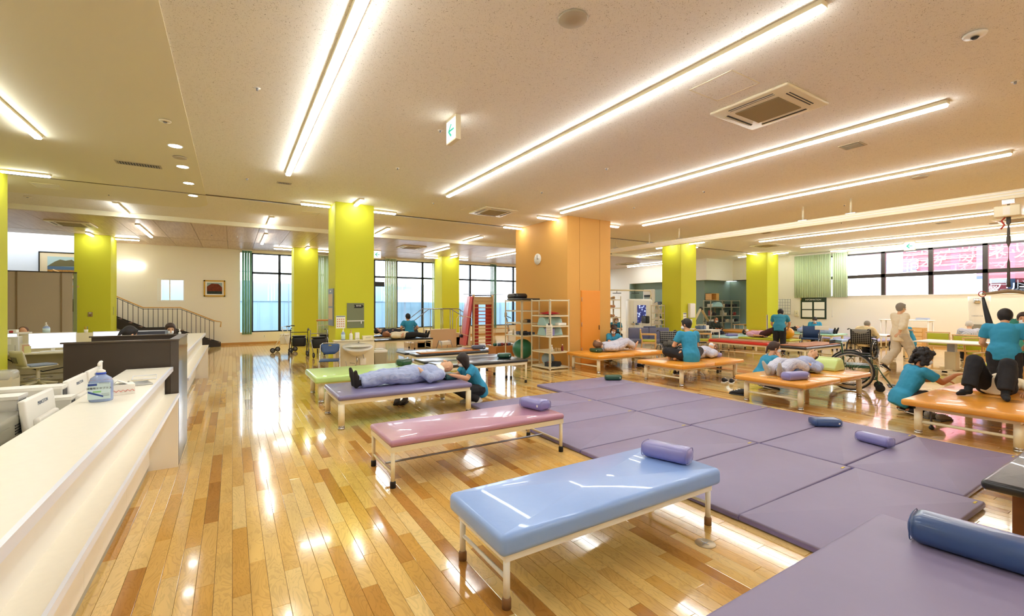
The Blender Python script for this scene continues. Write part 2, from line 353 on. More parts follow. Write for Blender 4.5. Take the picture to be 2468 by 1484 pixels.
# floor: subfloor with single boards; office side has plain sheet flooring
fl = struct('floor', G().box(-.74, XR, Y0, YB, -.05, -.012), sub)
fx = struct('floor_office', G().box(XL, -.74, Y0, YB, -.05, .0), M('office_vinyl', '#b7a67c', .35, var=.05))
mf = wood_floor()
fm_ = None
def board(g_, x, ya, yb):
    e = .0009; b = .0012; z0, z1 = -.012, 0
    return g_.add([(x+e, ya+e, z0), (x+PW-e, ya+e, z0), (x+PW-e, yb-e, z0), (x+e, yb-e, z0), (x+e+b, ya+e+b, z1), (x+PW-e-b, ya+e+b, z1), (x+PW-e-b, yb-e-b, z1), (x+e+b, yb-e-b, z1),
                   (x+e, ya+e, z1-.001), (x+PW-e, ya+e, z1-.001), (x+PW-e, yb-e, z1-.001), (x+e, yb-e, z1-.001)],
                  [(4, 5, 6, 7), (8, 9, 5, 4), (9, 10, 6, 5), (10, 11, 7, 6), (11, 8, 4, 7), (0, 1, 9, 8), (1, 2, 10, 9), (2, 3, 11, 10), (3, 0, 8, 11)])
far_ = G(); near = []
for i in range(-8, int((XR+.2)/PW)+1):
    x = i*PW
    if x < -.74 or x > XR: continue
    row = i+40; off = (row*.618034) % 1.0
    j = math.floor((Y0+20*PL)/PL+off)
    while True:
        ya = (j-off)*PL-20*PL; yb = ya+PL; j += 1
        if ya > YB: break
        if x > 20.9 and ya > 15: break
        yb2 = min(yb, YB); ya2 = max(ya, Y0)
        if yb2-ya2 < .02: continue
        dep = x*SA+(ya+yb)/2*CA; lat = x*CA-(ya+yb)/2*SA
        if dep > .8 and abs(lat/dep) < 1.16 and (yb2-ya2) > .5 and -.5+CY+CAMH/(yb*CA+x*SA+.001)*FPX > 0 and CY+CAMH/max((yb*CA+x*SA), .1)*FPX < 1560: near.append((dep, x, ya2, yb2))
        else: board(far_, x, ya2, yb2)
near.sort(); pmesh = None
for k, (dep, x, ya, yb) in enumerate(near):
    if k < 298 and abs(yb-ya-PL) < 1e-6:
        if pmesh is None: pmesh = board(G(), 0, 0, PL).build('plank', mf, fl); pmesh.location = (x, ya, 0)
        else: c = pmesh.copy(); scene.collection.objects.link(c); c.location = (x, ya, 0)
    else: board(far_, x, ya, yb)
tag(far_.build('planks', mf, fl), kind='stuff')
# columns and orange pillar
cg = green; cgs = M('column_trim', '#a7a21f', .5)
def column(x0, x1, y0, y1, h, i):
    o = struct('column_%d' % i, G().box(x0, x1, y0, y1, 0, h), cg, bev=.008)
    G().box(x0-.006, x1+.006, y0-.006, y1+.006, 0, .07).build('skirting', cgs, o); return o
column(-4.5, -3.56, 11.2, 12.1, CZ, 1); c2 = column(2.06, 2.96, 11.2, 12.1, CZ, 2); column(-4.35, -3.45, 19.85, 20.75, WZ, 3)
column(2.1, 3.0, 19.95, 20.85, WZ, 4); column(8.45, 9.35, 19.9, 20.8, WZ, 5); column(14.75, 15.68, 11.35, 12.25, CZ, 6); column(21.0, 21.95, 11.45, 12.45, CZ, 7)
orp = M('pillar_orange', '#dca653', .7, var=.03, vs=60)
pl = struct('column_8', G().box(7.75, 9.35, 9.62, 12.25, 0, CZ), orp, bev=.006)
for xa in (8.18, 8.93): G().box(xa-.003, xa+.003, 9.616, 9.63, 2.06, CZ).build('panel_joint', M('joint', '#a87532', .8), pl)
dr = struct('door_1', G().box(8.22, 8.93, 9.6, 9.63, 0, 2.06), M('door_orange', '#ec9a35', .5), bev=.004)
G().box(8.24, 8.91, 9.59, 9.61, .02, 2.03).build('leaf', MATS['door_orange'], dr, bev=.003)
G().box(8.86, 8.885, 9.575, 9.6, .95, 1.08).build('door_handle', chrome, dr)
for z in (.35, 1.05, 1.75): G().cyl((8.235, 9.585, z), (8.235, 9.585, z+.12), .008).build('hinge', steel, dr)
# ---------------------------------------------------------------- ceiling lamps
def strip(x0, y0, x1, y1, z, label, group, wdt=.1):
    t = thing('ceiling_lamp', label, 'ceiling lamp', ((x0+x1)/2, (y0+y1)/2, z), 0, group)
    L_ = abs(x1-x0)+abs(y1-y0); ax_ = 'x' if abs(x1-x0) > abs(y1-y0) else 'y'; m = Matrix.Rotation(PI/2, 4, 'Z') if ax_ == 'x' else None
    a = G().box(-wdt/2, wdt/2, -L_/2, L_/2, -.045, 0, m); a.build('lamp_base', ivory, t, bev=.004)
    G().rbox(-wdt/2+.008, wdt/2-.008, -L_/2+.008, L_/2-.008, -.074, -.035, .03, 3, m).build('diffuser', lampmat, t); return t
rows = [(-2.36, 1.8, 9.06, 'over the reception office'), (.87, 1.8, 9.2, 'passing over the reception counter aisle'), (4.03, 1.74, 9.17, 'ending short of the orange pillar, nearest the exit sign'), (7.24, 1.81, 9.25, 'ending right above the orange pillar corner'),
        (10.45, 1.87, 9.4, 'between the air conditioner and the hoist rail'), (16.87, -2., 9.5, 'just beyond the hoist rail'), (20.0, -2., 9.53, 'second beyond the hoist rail'), (22.6, -2., 9.53, 'last one, along the clerestory windows')]
for x, a, b, s in rows: strip(x, a, x, b, CZ, 'long white linear ceiling lamp '+s, 'long linear ceiling lamps')
for x, s in ((-2.36, 'on the reception side'), (.87, 'over the counter aisle'), (4.03, 'over the near mats'), (7.24, 'over the last orange platform')): strip(x, -4.6, x, -.6, CZ, 'long white linear ceiling lamp behind the viewpoint '+s, 'long linear ceiling lamps out of view')
for x, s in ((-2.35, 'above the stair handrail'), (.92, 'left of the tall washbasin column'), (4.16, 'right of the tall washbasin column'), (7.45, 'left of the orange pillar'), (17.0, 'between the two right green columns')):
    strip(x, 13.98, x, 15.45, CZ, 'short linear ceiling lamp at the ceiling step '+s, 'short lamps at the ceiling step')
for x, s in ((-2.3, 'left, above the stairs'), (.93, 'over the green curtain window'), (7.3, 'over the exercise steps'), (10.5, 'over the wall bars'), (20.0, 'right of the orange pillar')):
    strip(x, 16.5, x, 19.15, WZ, 'pale linear lamp on the wood ceiling '+s, 'lamps on the wood ceiling')
def around(x0, x1, y0, y1, z, nm, sides='LRFB'):
    xc, yc = (x0+x1)/2, (y0+y1)/2; S_ = {'L': (x0-.69, yc, x0-.03, yc, 'left'), 'R': (x1+.03, yc, x1+.69, yc, 'right'), 'F': (xc, y0-.69, xc, y0-.03, 'front'), 'B': (xc, y1+.03, xc, y1+.69, 'rear')}
    for s in sides:
        a = S_[s]; strip(a[0], a[1], a[2], a[3], z, 'short bright lamp touching the %s face of %s' % (a[4], nm), 'short lamps around '+nm)
around(2.06, 2.96, 11.2, 12.1, CZ, 'the washbasin column'); around(-4.5, -3.56, 11.2, 12.1, CZ, 'the far-left cut-off green column', 'RFB')
around(-4.35, -3.45, 19.85, 20.75, WZ, 'the green column by the stairs', 'RFB'); around(2.1, 3.0, 19.95, 20.85, WZ, 'the green column by the rollators', 'LRF')
around(8.45, 9.35, 19.9, 20.8, WZ, 'the green column behind the wall bars', 'LRF'); around(14.75, 15.68, 11.35, 12.25, CZ, 'the green column by the blue sofa'); around(21.0, 21.95, 11.45, 12.45, CZ, 'the last green column')
for a, s in (((7.06, 10.05, 7.72, 10.05), 'clock face of the orange pillar, near end'), ((7.06, 11.85, 7.72, 11.85), 'clock face of the orange pillar, far end'), ((9.38, 10.0, 10.05, 10.0), 'right side of the orange pillar, near end'), ((9.38, 11.9, 10.05, 11.9), 'right side of the orange pillar, far end')): strip(*a, CZ, 'short bright lamp touching the '+s, 'short lamps around the orange pillar')
for y, s in ((8.55, 'nearest'), (9.76, 'second'), (11.02, 'third, beside the dark slot'), (12.21, 'farthest')):
    t = thing('downlight', 'round recessed downlight in the smooth ceiling over reception, %s of four' % s, 'downlight', (-.74, y, CZ-.012), 0, 'downlights over reception')
    G().lathe([(.1, -.004), (.1, 0), (.085, 0)], n=24).build('ring', white, t); G().lathe([(.084, -.005), (.084, -.001)], n=24).build('lens', lampmat, t)
t = thing('wall_lamp', 'white tube emergency lamp on the cream wall above the stairs', 'wall lamp', ((PY(288, 638, YB).x+PY(347, 643, YB).x)/2, YB, 3.13))
G().rbox(-.36, .36, -.14, -.03, -.055, .055, .05).build('diffuser', M('lamp_soft', '#ffffff', .5, emit='#fff8ee', es=4.), t); G().box(-.3, .3, -.04, 0, -.03, .03).box(-.46, .46, -.09, -.07, -.008, .008).build('bracket', white, t)
# ---------------------------------------------------------------- things on the ceiling
def ac_unit(x0, y0, z, label, first=[None], s=.95):
    if first[0]: return copy_tree(first[0], None, label, (x0+s/2, y0+s/2, z), 0)
    t = thing('ceiling_air_conditioner', label, 'air conditioner', (x0+s/2, y0+s/2, z), 0, 'ceiling cassette air conditioners'); h = s/2
    G().rbox(-h, h, -h, h, -.035, 0, .03).build('panel', ivory, t)
    G().box(-.26, .26, -.26, .26, -.047, -.035).build('intake_grille', stripes('intake', '#b9a880', '#978760', 0, 60, .5, grid=True), t)
    slotm = M('vent_dark', '#1c1c22', .5)
    for k in range(4):
        m = Matrix.Rotation(k*PI/2, 4, 'Z'); G().box(-.27, .27, .35, .372, -.04, -.034, m).box(-.27, .27, .385, .395, -.04, -.034, m).build('louvre_slot', slotm, t)
        G().box(-.28, .28, .372, .385, -.044, -.03, m).build('louvre', ivory, t)
    first[0] = t; return t
ac_unit(5.14, 2.58, CZ, 'large ivory cassette air conditioner between the second and third light strips')
ac_unit(5.3, 9.75, CZ, 'small-looking cassette air conditioner left of the orange pillar'); ac_unit(18.0, 9.6, CZ, 'cassette air conditioner before the last green column')
ac_unit(18.45, 2.75, CZ, 'cassette air conditioner cut by the right edge behind the hoist'); ac_unit(-4.35, 17.0, WZ, 'cassette air conditioner on the wood ceiling by the stairs')
ac_unit(5.6, 16.9, WZ, 'cassette air conditioner on the wood ceiling beside the far exit sign'); ac_unit(20.0-1.6, 17.6, WZ, 'cassette air conditioner on the wood ceiling right of the orange pillar')
def hatch(x, y, z, label, s=.45):
    t = thing('access_hatch', label, 'hatch', (x, y, z), 0, 'ceiling access hatches'); h = s/2
    fr = G().box(-h, h, -h, -h+.012, -.004, 0).box(-h, h, h-.012, h, -.004, 0).box(-h, -h+.012, -h, h, -.004, 0).box(h-.012, h, -h, h, -.004, 0); fr.build('frame', ivory, t)
    G().box(-h+.014, h-.014, -h+.014, h-.014, -.002, 0).build('lid', spk, t)
hatch(4.66, 3.02, CZ, 'square ceiling hatch beside the large air conditioner', .52); hatch(5.2, 10.3, CZ, 'square ceiling hatch left of the small air conditioner')
hatch(1.75, 13.0, CZ, 'ceiling hatch behind the left lamp of the washbasin column'); hatch(3.35, 13.0, CZ, 'ceiling hatch behind the right lamp of the washbasin column'); hatch(17.0, 8.2, CZ, 'ceiling hatch across the strip beyond the hoist rail')
hatch(-2.6, 3.2, CZ-.012, 'ceiling hatch at the top left corner of the picture', .6); hatch(-3.2, 12.8, CZ-.012, 'ceiling hatch beyond the dark slot above reception')
def vent(x, y, z, wx, wy, label, ax_='x', n=12):
    t = thing('ceiling_vent', label, 'vent', (x, y, z), 0, 'ceiling vents')
    G().box(-wx/2, wx/2, -wy/2, wy/2, -.008, 0).build('frame', M('vent_frame', '#b9ab8b', .5), t); G().box(-wx/2+.03, wx/2-.03, -wy/2+.03, wy/2-.03, -.010, -.007).build('backing', M('vent_dark', '#1c1c22', .5), t)
    for k in range(n):
        if ax_ == 'x': q = -wx/2+.03+(wx-.06)*(k+.5)/n; G().box(q-.006, q+.006, -wy/2+.03, wy/2-.03, -.016, -.009).build('slat', MATS['vent_frame'], t)
        else: q = -wy/2+.03+(wy-.06)*(k+.5)/n; G().box(-wx/2+.03, wx/2-.03, q-.006, q+.006, -.016, -.009).build('slat', MATS['vent_frame'], t)
vent(-1.37, 10.0, CZ-.012, .62, .22, 'slatted grey ceiling vent over reception', 'x', 15); vent(.88, 10.05, CZ, .26, .14, 'small dark vent beyond the left light strip', 'x', 7)
vent(8.06, 3.1, CZ, .28, .28, 'small square vent between the third and fourth strips', 'x', 7); vent(17.9, 3.0+1.6, CZ, .3, .3, 'square vent beyond the hoist rail', 'x', 5); vent(15.3, 8.4, CZ, .3, .3, 'square vent before the right columns', 'x', 5); vent(10.6, 9.2, CZ, .25, .25, 'small vent right of the orange pillar', 'x', 5)
def disc(x, y, z, r, label, cat, name, m=ivory, d=.02, inner=None):
    t = thing(name, label, cat, (x, y, z), 0); G().lathe([(r, -d*.4), (r*.9, -d), (r*.3, -d*1.1)], n=24).build('cover', m, t)
    if inner: G().lathe([(r*.35, -d*1.4), (r*.2, -d*1.8)], n=12).build('sensor', inner, t)
disc(2.46, 2.98, CZ, .13, 'round beige ceiling speaker left of the second light strip', 'speaker', 'ceiling_speaker', M('speaker_beige', '#b7aa90', .7)); disc(5.66, 1.24, CZ, .085, 'white fire detector near the top right corner', 'detector', 'fire_detector', white, .03, black)
disc(-.73, 9.15, CZ-.012, .1, 'flat beige ceiling speaker beside the reception downlights', 'speaker', 'ceiling_speaker', MATS['speaker_beige']); disc(-.75, 7.43, CZ-.012, .07, 'small detector nearest in the reception ceiling', 'detector', 'fire_detector', ivory, .02, steel)
disc(11.1, 3.18, CZ, .13, 'beige ceiling speaker beyond the third right strip', 'speaker', 'ceiling_speaker', MATS['speaker_beige']); disc(19.3, 3.8, CZ, .13, 'ceiling speaker by the right edge behind the hoist', 'speaker', 'ceiling_speaker', MATS['speaker_beige'])
disc(-3.9, 14.3, CZ, .07, 'detector before the wood ceiling at far left', 'detector', 'fire_detector', ivory, .02, steel)
for (u, v, z, s) in ((620, 212, CZ, 'left of the first long strip'), (1061, 314, CZ, 'beside the nearest exit sign'), (958, 405, CZ, 'left of the second long strip'), (2447, 196, CZ, 'near the right edge'), (1462, 406, CZ, 'between second and third strips'), (1306, 463, CZ, 'above the orange pillar clock'), (595, 430, CZ, 'left of the small dark vent'), (1045, 489, CZ, 'above the groove'), (1528, 500, CZ, 'above the orange pillar top'), (1697, 461, CZ, 'beyond the third strip'), (262, 468, CZ, 'above the short lamp at far left'), (2035, 494, CZ, 'above the hoist rail'), (2028, 536, CZ, 'below the hoist rail'), (571, 570, WZ, 'on the wood ceiling'), (510, 566, WZ, 'on the wood ceiling, left')):
    p = PZ(u, v, z); t = thing('sprinkler', 'tiny sprinkler head in the ceiling '+s, 'sprinkler', p, 0, 'sprinkler heads'); G().lathe([(.035, -.003), (.035, 0)], n=12).build('plate', white, t); G().lathe([(.012, -.03), (.012, 0)], n=8).build('nozzle', steel, t)
mint = M('sign_green', '#2fb093', .5, emit='#18a07f', es=.35); signw = M('sign_white', '#ffffff', .5, emit='#ffffff', es=.9)
def exit_sign(x, y, z, rz, label, first=[None], s=1.):
    t = thing('exit_sign', label, 'exit sign', (x, y, z), rz, 'green arrow exit signs'); a = .15*s; h = .3*s
    G().box(-.035, .035, -a, a, -h-.02, 0).build('housing', ivory, t, bev=.004)
    for sx in (-1, 1): G().box(sx*.035, sx*.038, -a+.012, a-.012, -h, -.035).build('face', signw, t)
    k = s*.9
    for sx in (-1, 1):
        dr_ = 1; P = [(-.1, 0), (.0, .1), (.03, .075), (-.035, .015), (.11, .015), (.11, -.015), (-.035, -.015), (.03, -.075), (0, -.1)]
        G().prism([(-sx*p*k if sx < 0 else p*k, q*k-h/2-.02) for p, q in [(-a_, b_) for a_, b_ in P]], 'x', sx*.0385, sx*.0395).build('arrow', mint, t)
    return t
exit_sign(2.45, 5.39, CZ, 0, 'illuminated green arrow exit sign hanging between the first two light strips'); exit_sign(5.2, 19.2, WZ, PI/2, 'small green arrow exit sign on the wood ceiling beside the washbasin column', s=1.1)
exit_sign(22.0, 6.6, CZ, 0, 'green arrow exit sign hanging before the clerestory windows', s=1.1)
# hoist rail
t = thing('hoist_rail', 'long cream ceiling hoist rail on rods crossing the right of the room', 'hoist rail', (12.05, 0, 0))
G().box(-.05, .05, -3, 12.4, 3.58, 3.74).build('rail', ivory, t, bev=.006); G().box(-.06, -.05, -3, 12.4, 3.64, 3.66).box(-.06, -.05, -3, 12.4, 3.69, 3.71).build('flange', white, t)
for y in (12.1, 10.54, 9.34, 5.69, 4.67, 1.5, -1.): G().cyl((0, y, 3.74), (0, y, CZ), .022).build('hanger_rod', ivory, t); G().box(-.04, .04, y-.1, y+.1, 3.74, 3.76).build('hanger_plate', steel, t)
G().box(-.06, .06, 12.38, 12.44, 3.56, 3.68).build('end_stop', black, t)
hy = 2.2; t = thing('lifting_hoist', 'cream ceiling hoist motor with strap, spreader bar and black sling at the right edge', 'hoist', (12.05, hy, 0))
G().cyl((0, 0, 3.46), (0, 0, 3.6), .02).box(-.03, .03, -.08, .08, 3.5, 3.58).build('trolley', chrome, t); G().rbox(-.12, .12, -.17, .17, 3.26, 3.46, .02).build('motor_box', ivory, t)
G().box(-.122, -.12, -.04, .05, 3.29, 3.44).build('notice', paper, t)
G().loft([(0, 0, 3.28), (0, 0, 3.14), (0, 0, 3.12), (0, 0, 2.8), (0, 0, 2.7), (0, 0, 2.5), (0, 0, 2.42), (0, 0, 2.1), (0, 0, 1.98)], [(.03, .004), (.03, .004), (.012, .01), (.03, .004), (.004, .012), (.004, .025), (.02, .006), (.022, .005), (.03, .01)], (0, 1, 0), 6).build('strap', M('strap_grey', '#4d4740', .8), t)
G().tube([(0, .04, 3.26), (0, .09, 3.2), (0, .05, 3.12), (0, .1, 3.05)], .014, 6).build('pull_cord', M('red_cord', '#b5371f', .6), t)
G().tube([(0, -.3, 1.84), (0, -.12, 1.89), (0, 0, 1.91), (0, .12, 1.89), (0, .34, 1.86)], [.018, .03, .035, .03, .018], 8).build('spreader_bar', M('bar_tan', '#8f7656', .5), t)
G().tube([(0, .34+.05*math.cos(a), 1.86+.05*math.sin(a)) for a in [i*PI/5 for i in range(10)]], .008, 5, True).build('hook', M('red_cord', '#b5371f'), t)
G().loft([(0, .33, 1.8), (0, .3, 1.6), (-.02, .24, 1.3), (-.03, .2, 1.15)], [(.01, .02), (.02, .035), (.03, .05), (.02, .03)], (1, 0, 0), 8).build('sling', black, t)
# ---------------------------------------------------------------- outside, seen through the windows
struct('ground_outside', G().box(-40, 60, YB+.3, 60, -.1, 0).box(XR+.3, 70, -30, YB+.3, -.1, 0), M('asphalt', '#8b8d90', .9))
hoard = M('hoarding_white', '#86a6b8', .5); t = thing('site_hoarding', 'white corrugated site hoarding with draped tarpaulin outside the far windows', 'hoarding', (0, 27.5, 0))
for i in range(-14, 46):
    G().box(i*.6, i*.6+.56, 0, .03, .0, 1.9).box(i*.6+.56, i*.6+.6, -.03, .0, 0, 1.9).build('panel', hoard, t)
tarp = M('tarpaulin', '#8facc4', .5, bump=.6, bs=1.5)
for i in range(-7, 6): G().rbox(i*1.8+.02, i*1.8+1.78, -.06, -.02, 1.85, 2.95, .02).build('tarpaulin', tarp, t)
pipe = M('pipe_pale', '#7f8fa0', .5)
for i in range(-6, 14): G().cyl((i*1.9+.7, -.3, 0), (i*1.9+.7, -.3, 6.5), .03, n=6).build('scaffold_pole', pipe, t)
for z in (3.4, 4.6, 5.6): G().cyl((-12, -.3, z), (27, -.3, z), .02, n=6).build('scaffold_rail', pipe, t)
t = thing('billboard', 'white billboard with a pale blue left arrow and red lettering outside the far window', 'billboard', (0, 26.6, 0)); xa = PY(955, 700, 26.6).x; xb = PY(1060, 700, 26.6).x
G().box(xa+.5, xa+.6, .05, .12, 0, 3).box(xb+4, xb+4.1, .05, .12, 0, 3).build('post', pipe, t)
G().box(xa, xb+5, -.05, .05, PY(1000, 728, 26.6).z, PY(1000, 699, 26.6).z).build('board', M('board_white', '#f6f8fa', .6), t)
q0, q1 = PY(967, 721, 26.6), PY(992, 706, 26.6); bl = M('pale_blue', '#a9c2e6', .6)
G().box(q0.x, q1.x, -.06, -.05, q0.z, q1.z).build('arrow_field', bl, t); zc = (q0.z+q1.z)/2; w_ = q1.x-q0.x
G().prism([(q0.x+.03, zc), (q0.x+w_*.45, zc+.16), (q0.x+w_*.45, zc+.07), (q1.x, zc+.07), (q1.x, zc-.07), (q0.x+w_*.45, zc-.07), (q0.x+w_*.45, zc-.16)], 'y', -.07, -.06).build('arrow', M('board_white'), t)
text('lettering', 'ー方通行', .62, (q1.x+1.6, -.06, zc), (PI/2, 0, 0), M('faded_red', '#efb3b3', .6), t)
# red shop building beyond the right clerestory
redw = M('shop_red', '#d0606a', .6); t = thing('shop_building', 'red street-side shop with white lettering seen through the right windows', 'building', (36, 0, 0))
G().box(0, 3, -6, 8.8, -.1, 3.1).box(0, 3, -6, 7.6, 1.9, 6.2).box(.2, 3, 7.6, 13.6, 3.6, 8.5).build('wall', redw, t)
G().box(-.05, 0, -6, 3.6, 2.2, 3.6).build('sign_band', M('shop_red2', '#cf5a64', .6), t)
for i in range(8): G().box(.12, .2, 7.7, 13.5, 3.7+i*.35, 3.73+i*.35).build('blind_line', M('board_white'), t)
wl = M('board_white')
def wtxt(body, s, y, z, x=-.02): text('lettering', body, s, (x, y, z), (PI/2, 0, -PI/2), wl, t, .02)
wtxt('ネットカフェ', .8, 5.0, 4.5); wtxt('24時間', .7, 11.4, 4.15, .1); wtxt('フード　ドリンク', .62, 9.2, 4.95, .1); wtxt('カラオケ　ダーツ', .62, 9.1, 4.2, .1); wtxt('フリードリンク', .55, 5.4, 2.6); wtxt('24時間営業', .42, 8.0, 2.5); wtxt('IE', 1.0, 13.0, 4.5, .1)
G().box(-.1, 0, 7.5, 7.8, 1.9, 6.0).build('pier', M('blue_pier', '#5f7ca4', .6), t); G().box(.05, .2, 10.5, 12.4, 3.75, 4.55).build('lettering_band', M('blue_pier'), t)
# ================================================================ TREATMENT BENCHES
def vinyl(n, c, r=.3): return M(n, c, r, coat=.25, bump=.12, bs=9, var=.03, vs=3)
v_blue = vinyl('vinyl_blue', '#8fb0ea'); v_pink = vinyl('vinyl_mauve', '#b58399'); v_lav = vinyl('vinyl_lavender', '#7d779e'); v_grn = vinyl('vinyl_pale_green', '#bfe08c')
v_or = vinyl('vinyl_orange', '#e59c34'); v_mat = M('vinyl_mat', '#887e9c', .5, var=.04, vs=3, bump=.05, bs=9); v_red = vinyl('vinyl_red', '#d0312a'); v_mint = vinyl('vinyl_mint', '#a9dcc8'); v_lb = vinyl('vinyl_light_blue', '#b4dde6')
v_side = vinyl('vinyl_indigo', '#7a72b0'); v_pil = vinyl('vinyl_pillow', '#8784bd'); v_dkg = vinyl('vinyl_dark_green', '#24503a'); v_navy = vinyl('vinyl_navy', '#3c5686'); v_wedge = vinyl('vinyl_lime_pale', '#c9dd8c')
footm = M('foot_brown', '#8a6540', .6)
def bench(name, label, x0, x1, y0, y1, h, th, mat, legs='round', foot=rubber, frame=ivory, group=None, inset=.05, rail=None, crown=.0, lh=None, seam=False):
    cx, cy_ = (x0+x1)/2, (y0+y1)/2; a, b = (x1-x0)/2, (y1-y0)/2; n = len(legs); 
    t = thing(name, label, 'treatment bench' if name != 'exercise_mat' else 'mat', (cx, cy_, 0), 0, group)
    if seam:
        G().rbox(-a, -.002, -b, b, h-th, h, .03, 4, crown=crown).build('mattress', mat, t); G().rbox(.002, a, -b, b, h-th, h, .03, 4, crown=crown).build('mattress', mat, t)
    else: G().rbox(-a, a, -b, b, h-th, h, min(.035, th*.45), 4, crown=crown).build('mattress', mat, t)
    q = h-th; ia, ib = a-inset, b-inset
    G().box(-ia, ia, -ib, -ib+.035, q-.05, q).box(-ia, ia, ib-.035, ib, q-.05, q).box(-ia, -ia+.035, -ib+.035, ib-.035, q-.05, q).box(ia-.035, ia, -ib+.035, ib-.035, q-.05, q).build('frame', frame, t)
    r = .019 if legs == 'round' else .042
    for sx in (-1, 1):
        for sy in (-1, 1):
            x, y = sx*(ia-.02), sy*(ib-.02)
            l = G().cyl((x, y, .055), (x, y, q-.049), r, n=14).build('leg', frame, t)
            if legs == 'round': G().lathe([(r+.007, 0), (r+.007, .05), (r+.002, .06)], (x, y, 0), 14).build('foot_cap', foot, l)
            else: G().lathe([(r, 0), (r, .03)], (x, y, 0), 14).lathe([(r-.004, .03), (r-.004, .056)], (x, y, 0), 14).build('foot_cap', chrome, l)
        x = sx*(ia-.02)
        if rail: 
            for z in rail: G().tube([(x, -ib+.02, z), (x, ib-.02, z)], .012 if legs == 'round' else .02, 6).build('stretcher', frame, t)
    return t
bench('exercise_bench', 'sky blue padded bench with white tube legs and a lavender pillow, nearest complete one', 1.2, 3.11, 2.03, 2.72, .43, .12, v_blue, foot=footm, frame=white, rail=(.16, .30), crown=.004)
bench('exercise_bench', 'mauve padded bench with thin white legs and black feet behind the sky blue one', 1.2, 3.18, 3.99, 4.71, .43, .06, v_pink, rail=(.12,), inset=.012)
t = bpy.data.objects['exercise_bench.001']; G().tube([(-.93, 0, .12), (.93, 0, .12)], .011, 6).build('stretcher', steel, t)
bench('exercise_bench', 'lavender vinyl bench with thick cream legs, an elderly man lying on it', 1.18, 3.15, 6.22, 7.33, .45, .07, v_lav, 'square', inset=.03)
bench('exercise_bench', 'pale green padded bench behind the lying elderly man', 1.16, 3.2, 8.05, 9.25, .45, .11, v_grn, 'square', inset=.1)
bench('exercise_bench', 'large lavender bench in the foreground cut off by the bottom edge', .3, 3.2, -.55, 1.1, .45, .07, v_mat, 'square', inset=.06)
t = bench('exercise_bench', 'black vinyl bench with a brown wooden leg cut by the right edge', 4.35, 6.3, .28, .93, .46, .07, blk_vinyl, 'round', frame=bwood, inset=.3)
G().box(-.66, -.6, .17, .23, 0, .38).box(.6, .66, .17, .23, 0, .38).box(-.66, -.6, -.25, -.19, 0, .38).build('post', bwood, t, bev=.004)
OB = 'wide orange platform benches'
bench('platform_bench', 'wide orange platform bench against the orange pillar with a patient in grey pyjamas', 7.38, 9.85, 8.0, 9.22, .44, .08, v_or, 'square', inset=.12, rail=(.16,), group=OB, seam=True)
bench('platform_bench', 'wide orange platform bench with a therapist sitting cross-legged on it', 7.62, 9.75, 5.82, 7.02, .44, .08, v_or, 'square', inset=.12, rail=(.16,), group=OB, seam=True)
bench('platform_bench', 'wide orange platform bench in front of the dark green wheelchair', 7.43, 9.78, 3.47, 4.62, .44, .08, v_or, 'square', inset=.12, rail=(.16,), group=OB, seam=True)
bench('platform_bench', 'wide orange platform bench cut by the right edge with a patient in black', 7.35, 9.7, 1.15, 2.3, .44, .08, v_or, 'square', inset=.12, rail=(.16,), group=OB, seam=True)
bench('exercise_bench', 'black vinyl twin-top bench with a green pillow before the metal shelves', 3.35, 5.35, 7.95, 8.63, .5, .06, blk_vinyl, 'round', inset=.02, rail=(.3,))
bench('exercise_bench', 'black vinyl bench behind the twin black bench by the shelves', 3.3, 5.3, 8.67, 9.3, .5, .05, blk_vinyl, 'round', inset=.02, rail=(.3,))
bench('exercise_bench', 'black vinyl bench with an orange strip on it right of the washbasin', 3.55, 5.45, 9.85, 10.35, .52, .06, blk_vinyl, 'round', inset=.02, rail=(.3,))
bench('exercise_bench', 'black vinyl bench just behind the one with the orange strip', 3.5, 5.4, 10.5, 11.2, .5, .05, blk_vinyl, 'round', inset=.02, rail=(.3,))
t = thing('towel', 'orange and white towel strip laid along the black bench', 'towel', (4.5, 10.1, .52)); G().rbox(-.8, .75, -.17, .17, 0, .02, .008).build('cloth', M('towel_orange', '#cc7f3c', .8, bump=.3), t); G().rbox(-.8, .3, -.1, .1, .018, .026, .004).build('cover', M('towel_white', '#dcd2c6', .8), t)
bench('exercise_bench', 'far black bench where a man in teal sits beside a lying patient', 3.95, 6.0, 14.9, 15.6, .5, .05, blk_vinyl, 'round', inset=.02, rail=(.32, .15))
bench('exercise_bench', 'far black bench with a second lying patient in dark clothes', 3.9, 5.8, 16.1, 16.8, .55, .05, blk_vinyl, 'round', inset=.02, rail=(.3,))
bench('exercise_bench', 'red vinyl bench with a brown leather top in the far middle', 13.75, 14.45, 7.5, 9.5, .5, .09, v_red, 'round', inset=.05, rail=(.15,))
G().rbox(13.8, 14.4, 7.65, 9.45, .5, .515, .006).build('leather_pad', M('leather_brown', '#b3714a', .5, bump=.2), None); tag(bpy.data.objects['leather_pad'], 'thin brown leather sheet lying on the red bench', 'sheet')
bench('exercise_bench', 'far orange platform bench in front of the grey alcove', 19.2, 20.9, 10.9, 13.1, .5, .07, v_or, 'square', inset=.1)
bench('exercise_bench', 'light blue bench behind the red one with a lavender pillow', 15.3, 17.0, 9.7, 10.6, .5, .09, v_lb, 'round', inset=.05)
bench('exercise_bench', 'lime green bench with a patient in pink lying on it', 15.85, 16.65, 7.9, 9.95, .48, .06, sky_lime, 'round', inset=.05, rail=(.2,))
bench('exercise_bench', 'mint green bench on white legs near the clerestory wall', 19.95, 21.15, 8.3, 10.7, .5, .06, v_mint, 'square', inset=.12)
bench('exercise_bench', 'black striped bench with a brown leather top before the navy wheelchair', 13.2, 15.5, 6.15, 6.95, .5, .07, blk_vinyl, 'round', inset=.04, rail=(.15,))
